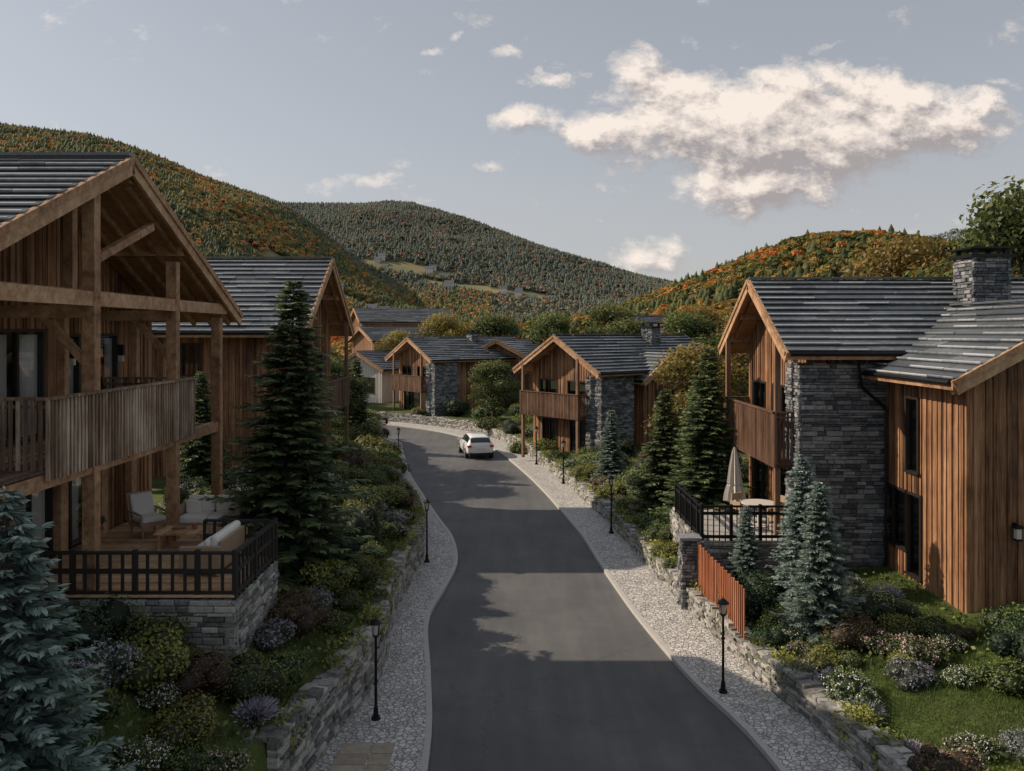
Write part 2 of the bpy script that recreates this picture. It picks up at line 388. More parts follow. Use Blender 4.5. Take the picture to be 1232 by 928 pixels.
# ------------------------------------------------------------------ stone walling
def stones(B,P,side,z0,htop,course=.12,ln=.34,depth=.22,cap=True,thick=.42,capover=.03):
    P=np.array(P,float); s=np.r_[0,np.cumsum(np.linalg.norm(np.diff(P,axis=0),axis=1))]; S=s[-1]
    T=np.gradient(P,axis=0); T/=np.linalg.norm(T,axis=1)[:,None]; Nn=np.stack([-T[:,1],T[:,0]],-1)*side
    def at(q,off):
        q=min(max(q,0),S)
        return (np.interp(q,s,P[:,0])+np.interp(q,s,Nn[:,0])*off, np.interp(q,s,P[:,1])+np.interp(q,s,Nn[:,1])*off)
    hz=htop if callable(htop) else (lambda q:htop)
    zb=z0 if callable(z0) else (lambda q:z0)
    def blk(a,b,za,zc,o_in,o_out,t):
        g=.005; a+=g;b-=g;za+=g;zc-=g; bv=.018
        j=[ru(-.022,.022) for _ in range(8)]
        i0=len(B.v)
        inn=[at(a,o_in),at(b,o_in)]; mid=[at(a,o_out-.025),at(b,o_out-.025)]; fr=[at(a+bv,o_out+j[4]*.7),at(b-bv,o_out+j[5]*.7)]
        B.v+=[(inn[0][0],inn[0][1],za),(inn[1][0],inn[1][1],za),(inn[1][0],inn[1][1],zc),(inn[0][0],inn[0][1],zc),
              (mid[0][0],mid[0][1],za),(mid[1][0],mid[1][1],za+j[0]*.4),(mid[1][0],mid[1][1],zc),(mid[0][0],mid[0][1],zc+j[1]*.4),
              (fr[0][0],fr[0][1],za+bv),(fr[1][0],fr[1][1],za+bv+j[2]*.5),(fr[1][0],fr[1][1],zc-bv+j[3]*.5),(fr[0][0],fr[0][1],zc-bv)]
        B.t+=[t]*12
        for f in ((8,9,10,11),(4,5,9,8),(5,6,10,9),(6,7,11,10),(7,4,8,11),(0,1,5,4),(1,2,6,5),(2,3,7,6),(3,0,4,7)):
            f=f if side<0 else f[::-1]
            B.f.append(tuple(i0+k for k in f)); B.m.append(0)
    zmin=min(zb(q) for q in np.linspace(0,S,20)); zmax=max(hz(q) for q in np.linspace(0,S,60)); z=zmin
    while z<zmax-.02:
        c=course*ru(.55,1.4); q=-ru(0,ln)
        while q<S:
            l=ln*ru(.4,1.6); a=max(q,0);b=min(q+l,S); q+=l
            if b-a<.05: continue
            m=(a+b)/2; h=hz(m)
            if z+c*.4>h or z+c<zb(m)-.05: continue
            blk(a,b,z,min(z+c,h+ru(-.01,.03)),-depth,ru(-.03,.035),R_())
        z+=c
    if cap:
        for (oa,ob) in ((capover,-.2),(-.2,-thick)):
            q=-ru(0,.2)
            while q<S-.08:
                l=ln*ru(.5,1.3); a=max(q,0); b=min(q+l,S); h=hz((a+b)/2)
                if b-a>.04:
                    j=lambda:ru(-.025,.025)
                    p=[at(a+.01,oa+j()),at(b-.01,oa+j()),at(b-.01,ob+j()),at(a+.01,ob+j())]
                    if side>0: p=p[::-1]
                    hh=h+ru(.015,.085)
                    B.hexa([(x[0],x[1],h-.05) for x in p]+[(x[0]*1,x[1],hh+ru(-.015,.015)) for x in p],ru(0,1))
                q+=l
    n=int(S/.5)+2; qs=np.linspace(0,S,n)
    for a,b in zip(qs[:-1],qs[1:]):
        p0=at(a,-.05);p1=at(b,-.05)
        B.quad([(p0[0],p0[1],zb(a)-.1),(p1[0],p1[1],zb(b)-.1),(p1[0],p1[1],hz(b)),(p0[0],p0[1],hz(a))],-.3)
        p2=at(a,-thick);p3=at(b,-thick)
        B.quad([(p2[0],p2[1],zb(a)-.1),(p3[0],p3[1],zb(b)-.1),(p3[0],p3[1],hz(b)),(p2[0],p2[1],hz(a))],.2)
def hfun(P,ys,hs):
    s=np.r_[0,np.cumsum(np.linalg.norm(np.diff(P,axis=0),axis=1))]
    yy=P[:,1]; H=np.interp(yy,ys,hs); return lambda q: float(np.interp(q,s,H))+.05*math.sin(q*1.7)+.03*math.sin(q*4.1)
B=MB(); PL=resample(LWc,.25); PL=PL[(PL[:,1]>=13.9)&(PL[:,0]>-25)]
stones(B,PL,-1,.0,hfun(PL,[13,18,28,33,40,44,58,66],[1.3,1.3,1.2,1.15,1.35,1.8,1.9,1.2]),.10,.30)
B.obj('drystone_wall',[STONE2])
B=MB(); stones(B,[(-8.0,13.6),(-6.5,13.75),(-4.35,13.9)],-1,.0,1.32,.10,.30)
B.obj('drystone_wall',[STONE2])
B=MB(); PR=resample(RWc,.25); PR=PR[(PR[:,1]>=10)&(PR[:,0]>-25)]
stones(B,PR,1,.0,hfun(PR,[10,18,30,50,66],[.78,.74,.7,.7,.8]),.09,.28)
B.obj('drystone_wall',[STONE2])

# ------------------------------------------------------------------ houses
def roof_plane(B,a,b,c,d,row=.36):
    a,b,c,d=[Vector(p) for p in (a,b,c,d)]
    nrm=(b-a).cross(d-a).normalized()
    if nrm.z<0: nrm=-nrm
    n=max(3,round((d-a).length/row)); Ln=(b-a).length
    for i in range(n):
        t0=i/n;t1=(i+1)/n+.02
        q=0
        while q<Ln:
            l=ru(.8,2.4); e=min(q+l,Ln); 
            if Ln-e<.3: e=Ln
            u0=q/Ln;u1=e/Ln
            lo0=a.lerp(b,u0).lerp(d.lerp(c,u0),t0); lo1=a.lerp(b,u1).lerp(d.lerp(c,u1),t0)
            hi0=a.lerp(b,u0).lerp(d.lerp(c,u0),min(t1,1)); hi1=a.lerp(b,u1).lerp(d.lerp(c,u1),min(t1,1))
            l1=.08+ru(-.012,.012); l2=.02; dx=(lo1-lo0).normalized()*.004
            p=[lo0+dx,lo1-dx,hi1-dx,hi0+dx]
            pp=[p[0]+nrm*(l1-.03),p[1]+nrm*(l1-.03),p[2]+nrm*(l2-.02),p[3]+nrm*(l2-.02),p[0]+nrm*l1,p[1]+nrm*l1,p[2]+nrm*l2,p[3]+nrm*l2]
            if (pp[1]-pp[0]).cross(pp[3]-pp[0]).dot(nrm)<0: pp=[pp[1],pp[0],pp[3],pp[2],pp[5],pp[4],pp[7],pp[6]]
            B.hexa(pp,ru(.1,.65)); 
            up=(d-a).normalized()
            if R_()<.92: B.beam(lo0+dx*3+nrm*(l1+.012)+up*.02,lo1-dx*3+nrm*(l1+.012)+up*.02,.05,.034,ru(.7,1.2),0,nrm)
            q=e
class Fr:
    def __init__(s,p0,p1,nrm): s.o=Vector((*p0,0)); d=Vector((*p1,0))-s.o; s.len=d.length; s.u=d.normalized(); s.n=Vector((*nrm,0))
    def __call__(s,a,n,z): return s.o+s.u*a+s.n*n+Vector((0,0,z))
def fbox(B,F,a0,a1,n0,n1,z0,z1,t=.5,m=0,zt=None):
    z1b=z1 if zt is None else zt
    p=[F(a0,n0,z0),F(a1,n0,z0),F(a1,n1,z0),F(a0,n1,z0),F(a0,n0,z1),F(a1,n0,z1b),F(a1,n1,z1b),F(a0,n1,z1)]
    if (p[1]-p[0]).cross(p[3]-p[0]).z<0: p=[p[1],p[0],p[3],p[2],p[5],p[4],p[7],p[6]]
    B.hexa(p,t,m)
def boards(B,F,base,topf,openings,bw=.125,brk=()):
    br=[0.]; 
    while br[-1]<F.len-bw*.6: br.append(br[-1]+bw*ru(.65,1.4))
    br[-1]=F.len
    br=sorted(set([round(x,3) for x in br]+[round(x,3) for o in openings for x in o[:2]]+[round(x,3) for x in brk]))
    br=[x for x in br if 0<=x<=F.len+.001]
    for i,(a,b) in enumerate(zip(br[:-1],br[1:])):
        if b-a<.004: continue
        m=(a+b)/2
        ops=sorted([o for o in openings if o[0]<m<o[1]],key=lambda o:o[2])
        segs=[];z=base
        for o in ops: segs.append((z,o[2])); z=o[3]
        segs.append((z,None)); dep=ru(0,.012)+(.028 if i%2 else 0); t=R_()
        for z0,z1 in segs:
            if z1 is None:
                if topf(m)-z0<.03: continue
                fbox(B,F,a+.003,b-.003,-.1,dep,z0,topf(a),t,0,topf(b))
            elif z1-z0>.02: fbox(B,F,a+.003,b-.003,-.1,dep,z0,min(z1,topf(m)),t)
def window(B,F,o,curtain=False,mull=1):
    a,b,z0,z1=o[:4]; f=.07
    fbox(B,F,a-.05,a+f-.02,-.08,.06,z0,z1,.5,0); fbox(B,F,b-f+.02,b+.05,-.08,.06,z0,z1,.5,0)
    fbox(B,F,a-.05,b+.05,-.08,.063,z1-.002,z1+.07,.5,0); fbox(B,F,a-.08,b+.08,-.08,.10,z0-.06,z0+.002,.5,0)
    for k in range(1,mull+1):
        x=a+(b-a)*k/(mull+1); fbox(B,F,x-.03,x+.03,-.07,.02,z0,z1,.5,0)
    B.quad([F(a,-.04,z0),F(b,-.04,z0),F(b,-.04,z1),F(a,-.04,z1)],.5,1)
    B.quad([F(a-.3,-.9,z0-.3),F(b+.3,-.9,z0-.3),F(b+.3,-.9,z1+.2),F(a-.3,-.9,z1+.2)],.5,2)
    for s in ((a-.3,-.9,a-.02,-.1),(b+.3,-.9,b+.02,-.1)):
        B.quad([F(s[0],s[1],z0-.3),F(s[2],s[3],z0-.3),F(s[2],s[3],z1+.2),F(s[0],s[1],z1+.2)],.5,2)
    if curtain:
        for (c0,c1) in ((a+.05,a+(b-a)*.36),(b-(b-a)*.36,b-.05)):
            n=14
            for k in range(n):
                x0=c0+(c1-c0)*k/n;x1=c0+(c1-c0)*(k+1)/n
                n0=-.10+.03*math.sin(k*1.9);n1=-.10+.03*math.sin((k+1)*1.9)
                B.quad([F(x0,n0,z0+.03),F(x1,n1,z0+.03),F(x1,n1,z1-.05),F(x0,n0,z1-.05)],.5,3)
def railing(B,p0,p1,z0,z1,sp=.12,w=.06,alt=True):
    p0=Vector((*p0,0));p1=Vector((*p1,0)); d=p1-p0; n=int(d.length/sp); u=d.normalized(); nn=Vector((-u.y,u.x,0))
    for i in range(n+1):
        p=p0+u*(i*sp+.02); B.beam(p+Vector((0,0,z0)),p+Vector((0,0,z1)),.035,w,ru(.2,1.0) if alt else .3,0,up=(u.x,u.y,0))
    zz=Vector((0,0,1))
    B.beam(p0+zz*(z1+.025),p1+zz*(z1+.025),.12,.05,.4); B.beam(p0+zz*(z1-.12)-nn*.05,p1+zz*(z1-.12)-nn*.05,.04,.06,.3); B.beam(p0+zz*(z0+.12)-nn*.05,p1+zz*(z0+.12)-nn*.05,.04,.06,.3)

def chalet(name,ox,oy,rot,W,Ln,E,Rg,og,oe,base,wins=(),sidewins=(),balc=None,stone=None,chim=None,wall=SIDING,purl=True,sidewins2=(),row=.36,curt=False):
    e=empty(name,(ox,oy,0),math.radians(rot)); h=W/2; k=(Rg-E)/(h+oe); th=.17
    top=lambda y:Rg-k*abs(y)-.2
    S=MB();Wn=MB()
    Ff=Fr((0,h),(0,-h),(-1,0)); tf=lambda s:top(h-s)
    boards(S,Ff,base,tf,wins,brk=(h,))
    for o in wins: window(Wn,Ff,o,curt,o[4] if len(o)>4 else 1)
    Fs=Fr((0,-h),(Ln,-h),(0,-1)); boards(S,Fs,base,lambda s:top(h),sidewins)
    for o in sidewins: window(Wn,Fs,o,False,o[4] if len(o)>4 else 1)
    Fo=Fr((Ln,h),(0,h),(0,1)); boards(S,Fo,base,lambda s:top(h),sidewins2)
    for o in sidewins2: window(Wn,Fo,o,False,o[4] if len(o)>4 else 1)
    Fb=Fr((Ln,-h),(Ln,h),(1,0)); boards(S,Fb,base,tf,[],brk=(h,))
    S.obj('siding',[wall],e)
    if Wn.v: Wn.obj('windows',[FRAME,GLASS,DARK,CURT],e)
    x0=-og;x1=Ln+.5
    T=MB();Rf=MB()
    for sg in (1,-1):
        ye=sg*(h+oe)
        T.hexa([(x0+.05,0,Rg-th-.02),(x1-.05,0,Rg-th-.02),(x1-.05,ye*.99,E-th+.0),(x0+.05,ye*.99,E-th)]+[(x0+.05,0,Rg-.01),(x1-.05,0,Rg-.01),(x1-.05,ye*.99,E-.01+k*.01*h),(x0+.05,ye*.99,E-.01+k*.01*h)],.5,1)
        roof_plane(Rf,(x0,ye,E),(x1,ye,E),(x1,0,Rg),(x0,0,Rg),row)
        for xx in (x0,x1):
            T.beam((xx,0,Rg-.14),(xx,ye*1.0,E-.14),.07,.36,.75)
            T.beam((xx-.045*(1 if xx==x0 else -1),0,Rg-.02),(xx-.045*(1 if xx==x0 else -1),ye*1.0,E-.02),.06,.14,.5)
        T.beam((x0,ye*1.005,E-.1),(x1,ye*1.005,E-.1),.06,.2,.35)
        T.cyl((x0+.1,ye+sg*.07,E-.03),(x1-.1,ye+sg*.07,E-.03),.07,.07,8,.5,2)
        if purl:
            for fy in (.04,.5,.93):
                y=sg*h*fy; T.beam((x0+.12,y,top(y)-.05),(.2,y,top(y)-.05),.18,.24,ru(.3,.8))
        nr=max(1,int(og/.55))
        for i in range(nr): 
            xx=x0+.3+i*(og-.3)/nr; T.beam((xx,0,Rg-.27),(xx,ye*.98,E-.25),.09,.14,ru(.3,.7))
    Rf.beam((x0,0,Rg+.08),(x1,0,Rg+.08),.3,.06,.4)
    T.obj('roof_timbers',[BEAM,SOFF,METAL],e); Rf.obj('roof_tiles',[ROOF],e)
    if balc:
        y0,y1,dep,zf,zr=balc; Bc=MB(); 
        Bc.box(-dep,-.02,y0,y1,zf-.22,zf,.4)
        railing(Bc,(-dep-.02,y0),(-dep-.02,y1),zf-.25,zr); railing(Bc,(-dep,y0),(0,y0),zf-.25,zr); railing(Bc,(0,y1),(-dep,y1),zf-.25,zr)
        for y in (y0+.15,y1-.15): Bc.beam((-dep+.1,y,base),(-dep+.1,y,top(y)),.16,.16,1.0)
        Bc.obj('balcony',[SLATD],e)
    if stone:
        St=MB()
        for (xa,xb,ya,yb,za,zb) in stone:
            stones(St,[(xa,ya),((xa+xb)/2,ya),(xb,ya)],-1,za,zb,.11,.38,.1,False,.15)
            stones(St,[(xa,yb),(xa,(ya+yb)/2),(xa,ya)],-1,za,zb,.11,.38,.1,False,.15)
            stones(St,[(xb,ya),(xb,(ya+yb)/2),(xb,yb)],-1,za,zb,.11,.38,.1,False,.15)
            St.box(xa+.06,xb-.06,ya+.06,yb-.06,zb-.1,zb-.03,.3)
        St.obj('stone_pier',[STONE],e)
    if chim:
        cx,cy,w,zt=chim; C=MB(); zb=Rg-k*abs(cy)-1.2
        q=w/2
        for P in ([(cx-q,cy-q),(cx,cy-q),(cx+q,cy-q)],[(cx+q,cy-q),(cx+q,cy),(cx+q,cy+q)],[(cx+q,cy+q),(cx,cy+q),(cx-q,cy+q)],[(cx-q,cy+q),(cx-q,cy),(cx-q,cy-q)]):
            stones(C,P,-1,zb,zt-.2,.10,.3,.1,False,.12)
        C.box(cx-q-.1,cx+q+.1,cy-q-.1,cy+q+.1,zt-.2,zt-.1,.4,1)
        for a in (-1,1):
            for b in (-1,1): C.box(cx+a*q*.8-.06,cx+a*q*.8+.06,cy+b*q*.8-.06,cy+b*q*.8+.06,zt-.1,zt+.06,.4,1)
        C.box(cx-q-.12,cx+q+.12,cy-q-.12,cy+q+.12,zt+.06,zt+.12,.4,1)
        C.obj('chimney',[STONE,METAL],e)
    return e,T

H1,_=chalet('timber_chalet',-10.3,17.5,180,12.4,10,8.7,11.85,2.3,.8,1.9,
   wins=[(5.1,6.9,5.95,8.2,1),(7.6,8.4,6.3,8.1,0),(9.2,10.3,6.3,8.1,0),(5.0,7.2,3.25,5.4,2),(8.0,9.6,3.25,5.4,1)],row=.42,curt=True)
T=MB()
xf=-2.1
def ly(wy): return 17.5-wy
for wy,zt in ((16.2,11.0),(20.1,9.9),(11.9,9.3),(23.1,8.6)):
    T.beam((xf,ly(wy),1.6),(xf,ly(wy),zt),.24,.24,.5)
T.beam((xf,ly(11.2),8.85),(xf,ly(23.6),8.85),.22,.28,.85)
T.beam((xf+.002,ly(16.25),9.6),(xf+.002,ly(18.9),10.6),.14,.16,.4)
T.beam((-1.0,ly(11.2),9.0),(-1.0,ly(23.4),9.0),.2,.24,.5)
T.beam((-1.0,ly(17.5),9.0),(-1.0,ly(17.5),11.3),.2,.2,.5)
for wy in (16.2,20.1): T.beam((xf,ly(wy),8.6),(0,ly(wy),8.6),.2,.24,.6); T.beam((xf+.1,ly(wy),7.6),(-1.2,ly(wy),8.5),.14,.14,.5)
T.beam((xf+.01,ly(13),5.6),(xf+.01,ly(23.2),5.6),.2,.26,.6)
for i in range(14): T.beam((xf,ly(12+i*.82),5.62),(0,ly(12+i*.82),5.62),.12,.18,.5)
for wy in (16.9,18.75,20.6,22.2): T.beam((-.06,ly(wy),3.2),(-.06,ly(wy),5.5),.3,.3,.95)
for wy in (12.2,16.0,18.9,22.5): T.beam((-.08,ly(wy),5.8),(-.08,ly(wy),9.0),.2,.2,.7)
T.obj('timber_frame',[BEAM],H1)
B=MB()
for (wy,z) in ((19.2,7.6),(21.6,7.6),(18.6,5.0)):
    B.box(-.22,-.06,ly(wy)-.06,ly(wy)+.06,z,z+.28,.5,0); B.box(-.2,-.08,ly(wy)-.045,ly(wy)+.045,z-.16,z,.5,1)
B.obj('wall_lights',[METAL,LAMPG],H1)
Bc=MB()
for i in range(16): Bc.box(-2.2+i*.137,-2.2+i*.137+.13,ly(21),ly(11.5),5.76,5.80,R_())
railing(Bc,(-2.28,ly(21)),(-2.28,ly(14.4)),5.62,7.02,.13,.065); railing(Bc,(0,ly(21)),(-2.28,ly(21)),5.62,7.02,.13,.065)
railing(Bc,(-2.28,ly(14.4)),(-1.3,ly(14.4)),5.62,7.02,.13,.065); railing(Bc,(-1.3,ly(14.4)),(-1.3,ly(11.6)),5.62,7.02,.15,.065)
Bc.obj('balcony',[SLAT],H1)
St=MB()
for (xa,xb,ya,yb,za,zb) in ((-.7,.4,ly(15.6),ly(11.3),1.2,5.55),(-.12,.1,ly(23.8),ly(15.65),1.2,3.15)):
    stones(St,[(xa,yb),(xa,(ya+yb)/2),(xa,ya)],-1,za,zb,.11,.38,.1,False,.15)
    stones(St,[(xa,ya),((xa+xb)/2,ya),(xb,ya)],-1,za,zb,.11,.38,.1,False,.15)
St.obj('stone_base',[STONE],H1)
chalet('timber_chalet',-9.0,37,180,8.2,12,8.2,11.45,1.0,.8,1.5,wins=[(2.5,4.0,5.2,7.2,1),(5,6.4,5.2,7.2,1),(2.5,5.5,2.4,4.4,2)],sidewins2=[(12-4.1,12-3.3,6.5,7.7,0)],balc=(-3.8,3.8,1.0,4.9,6.0))
H3,_=chalet('timber_chalet',8.9,28.1,0,6.2,13,7.6,9.95,.9,.8,.6,
   wins=[(.7,2.2,4.4,6.4,1),(3.0,4.6,4.4,6.4,1),(.8,2.4,2.1,3.9,1),(3.3,5.2,2.1,3.9,1)],
   balc=(-3.0,3.0,.95,4.35,5.75),stone=[(-.42,2.5,-3.5,-2.3,.4,7.28)],chim=(6.1,-1.55,1.2,10.75))
chalet('timber_chalet_wing',14.1,20.3,90,6.0,6.6,7.02,9.0,.6,.6,.6,
   wins=[(3.6,5.0,4.4,5.8,1)],sidewins2=[(3.55,4.25,4.35,6.35,0),(1.75,3.6,2.1,3.7,1),(3.62,4.4,1.5,3.7,0)] )
B=MB()
for a,b in (((10.15,24.35,7.35),(10.3,24.5,6.6)),((10.3,24.5,6.6),(10.98,24.4,5.95)),((10.98,24.4,5.95),(10.98,24.4,1.0))):
    B.cyl(a,b,.045,.045,8)
B.obj('drainpipe',[METAL])
chalet('timber_chalet',3.3,51,40,6.0,11,5.85,8.0,1.0,.8,.3,wins=[(.7,2.3,3.5,5.2,1),(3.2,4.8,3.5,5.2,1),(.9,2.2,1,2.8,1),(3.4,5,1,2.8,1)],sidewins=[(4,5.2,3.4,4.8,1),(7,8,3.2,4.8,0)],
   balc=(-2.2,3.0,1.1,3.3,4.5),stone=[(-.5,2.3,-3.5,-2.2,.2,5.6)],chim=(7.0,-.8,.9,8.7))
chalet('timber_chalet_wing',9.6,51.5,130,4.4,6,5.3,7.0,.6,.6,.3,wins=[(1.2,2.8,3,4.6,1)],purl=False)
chalet('timber_chalet',-8.9,77.5,38,6.4,11,5.7,7.7,1.0,.9,.2,wins=[(.7,2.4,3.2,5,1),(3.4,5.2,3.2,5,1),(1,5,.8,2.6,2)],balc=(-2.6,2.6,1.1,3.0,4.2),stone=[(-.5,2.2,-3.9,-2.4,0,5.4)],chim=(6,-.6,.9,8.3))
chalet('timber_chalet_wing',-1.2,80,70,6.4,8,5.5,7.5,1.0,.8,.2,wins=[(.8,2.4,3.2,4.9,1),(3.6,5.4,3.2,4.9,1),(1,5,.7,2.5,3)],balc=(-3,1,1.2,3.1,4.2),purl=False)
chalet('plaster_house',-15.8,86,60,6,9,4.4,6.2,.6,.6,.5,wins=[(1,2.4,2.0,3.5,1),(3.6,5,2.0,3.5,1)],wall=PLASTL,purl=False)
chalet('plaster_house',-17.5,98,35,6,8,7.2,8.8,.6,.6,.5,wins=[(1,2.4,4.3,5.8,1),(3.6,5,4.3,5.8,1)],wall=TERRA,purl=False)
chalet('plaster_house',-22,118,20,9,13,9.6,11.6,.5,.5,1,wins=[(1,2.4,6,7.6,1),(5,6.6,6,7.6,1)],wall=TERRA,purl=False)
chalet('plaster_house',13,98,30,8,10,7.8,10.2,.5,.6,.6,wins=[(1,2.4,3.3,4.8,1)],wall=PLAST,purl=False)

# ------------------------------------------------------------------ left deck
dk=empty('timber_deck')
B=MB()
y=15.85
while y<22.4:
    xr=-5.3 if y<18.6 else -6.9
    B.box(-10.2,xr,y,y+.135,3.14,3.185+ru(-.003,.003),R_()); y+=.142
B.obj('deck_boards',[DECKM],dk)
B=MB()
stones(B,[(-9.6,15.8),(-7.5,15.8),(-5.25,15.8)],-1,1.2,3.08,.10,.32,.2,False,.3)
stones(B,[(-5.25,15.8),(-5.25,17.2),(-5.25,18.65)],-1,1.2,3.08,.10,.32,.2,False,.3)
stones(B,[(-5.25,18.65),(-6,18.65),(-6.9,18.65)],-1,1.2,3.08,.10,.32,.2,False,.3)
B.obj('deck_stone_base',[STONE2],dk)
def timberfence(name,pts,z0,z1,sp=.3,mat=BLACKW,parent=None,pick=.05,rails=(.08,.9),zf=None):
    B=MB()
    for (a,b) in zip(pts[:-1],pts[1:]):
        a=Vector((*a,0));b=Vector((*b,0)); n=max(1,round((b-a).length/sp))
        for i in range(n+1):
            p=a.lerp(b,i/n)
            wd=.09 if i%5==0 else pick; hh=.06 if i%5==0 else 0
            B.beam(p+Vector((0,0,z0)),p+Vector((0,0,z1+hh)),wd,wd,R_())
            if i<n:
                q=a.lerp(b,(i+1)/n)
                for r in rails:
                    B.beam(p+Vector((0,0,z0+(z1-z0)*r)),q+Vector((0,0,z0+(z1-z0)*r)),.045,.09,R_())
                B.beam(p+Vector((0,0,z1)),q+Vector((0,0,z1)),.1,.05,R_())
    return B.obj(name,[mat],parent)
timberfence('deck_fence',[(-9.6,15.9),(-5.3,15.9),(-5.3,18.6),(-6.9,18.65)],3.1,3.98,.24,rails=(.12,.6))

def rbox(B,cx,cy,cz,sx,sy,sz,m=0): B.box(cx-sx/2,cx+sx/2,cy-sy/2,cy+sy/2,cz-sz/2,cz+sz/2,.5,m)
def sofa(name,x,y,z,rot,w=1.9):
    e=empty(name,(x,y,z),math.radians(rot))
    B=MB(); rbox(B,0,0,.16,w,.85,.1); 
    for sx in (-1,1):
        rbox(B,sx*(w/2-.07),0,.36,.12,.85,.5)
        for sy in (-1,1): rbox(B,sx*(w/2-.08),sy*.36,.055,.08,.08,.11)
    rbox(B,0,.38,.42,w-.28,.08,.55); B.obj('frame',[WICK],e,.015)
    B=MB(); n=2
    for i in range(n):
        cw=(w-.3)/n; cx=-(w-.3)/2+cw*(i+.5); rbox(B,cx,-.06,.31,cw-.02,.76,.19)
    B.obj('seat_cushions',[FABRIC],e,.06)
    B=MB()
    for i in range(n): 
        cx=-(w-.3)/2+cw*(i+.5); rbox(B,cx,.25,.6,cw-.03,.18,.42)
    B.obj('back_cushions',[FABRIC],e,.07)
    B=MB(); rbox(B,-(w/2-.35),.1,.55,.4,.14,.36); rbox(B,(w/2-.35),.1,.55,.4,.14,.36); B.obj('throw_pillows',[CURT],e,.06)
sofa('outdoor_sofa',-7.65,21.2,3.19,0,1.7)
sofa('outdoor_sofa',-6.4,17.9,3.19,-90,1.8)
e=empty('lounge_chair',(-9.0,20.6,3.19),math.radians(50))
B=MB(); rbox(B,0,0,.3,.7,.7,.08)
for sx in (-1,1):
    for sy in (-1,1): B.cyl((sx*.3,sy*.3,0),(sx*.28,sy*.28,.3),.03,.035,8)
    B.beam((sx*.34,-.3,.55),(sx*.34,.35,.6),.07,.04); B.beam((sx*.34,-.3,.3),(sx*.34,-.3,.55),.05,.05)
B.beam((0,.33,.3),(0,.55,1.0),.66,.05,up=(0,1,.3)); B.obj('frame',[WICK],e,.01)
B=MB(); rbox(B,0,-.02,.41,.6,.6,.14); B.hexa([(-.28,.2,.45),(.28,.2,.45),(.28,.33,.45),(-.28,.33,.45),(-.28,.38,.98),(.28,.38,.98),(.28,.52,.98),(-.28,.52,.98)]); B.obj('cushions',[FABRIC],e,.05)
e=empty('coffee_table',(-7.6,19.4,3.19))
B=MB()
for i in range(5): B.box(-.6+i*.24,-.6+i*.24+.23,-.4,.4,.36,.41,R_())
for sx in (-.5,.5):
    for sy in (-.32,.32): B.box(sx-.04,sx+.04,sy-.04,sy+.04,0,.36,.4)
B.obj('table',[DECKM],e,.006)
B=MB(); B.cyl((.2,0,.41),(.2,0,.55),.05,.07,10); B.cyl((-.2,.1,.41),(-.2,.1,.45),.14,.16,12); B.obj('tableware',[POT],e)
def planter(x,y,z):
    e=empty('potted_plant',(x,y,z)); B=MB(); B.cyl((0,0,0),(0,0,.42),.16,.24,14); B.cyl((0,0,.42),(0,0,.46),.26,.26,14); B.obj('pot',[POT],e,0,False); return e
# ------------------------------------------------------------------ vegetation prototypes
def leafquads(c,nrm,size,asp=.6,jit=.7):
    n=len(c); nn=nrm+rng.normal(0,jit,(n,3)); nn/=np.linalg.norm(nn,axis=1)[:,None]+1e-9
    a=np.cross(nn,rng.normal(0,1,(n,3))); a/=np.linalg.norm(a,axis=1)[:,None]+1e-9; b=np.cross(nn,a)
    s=(size*rng.uniform(.6,1.3,n))[:,None] if np.isscalar(size) else size[:,None]
    return np.stack([c-a*s,c-b*s*asp,c+a*s,c+b*s*asp],1).reshape(-1,3)
def qf(n,off=0): return np.arange(n*4).reshape(n,4)+off
def rdirs(n):
    d=rng.normal(0,1,(n,3)); return d/np.linalg.norm(d,axis=1)[:,None]
def uvsphere(c,r,nu=8,nv=5):
    u=np.linspace(0,2*np.pi,nu,endpoint=False); v=np.linspace(.15,np.pi-.15,nv); V=[]
    for b in v:
        for a in u: V.append((c[0]+r[0]*math.sin(b)*math.cos(a),c[1]+r[1]*math.sin(b)*math.sin(a),c[2]+r[2]*math.cos(b)))
    F=[(i*nu+j,(i+1)*nu+j,(i+1)*nu+(j+1)%nu,i*nu+(j+1)%nu) for i in range(nv-1) for j in range(nu)]
    return np.array(V),np.array(F)
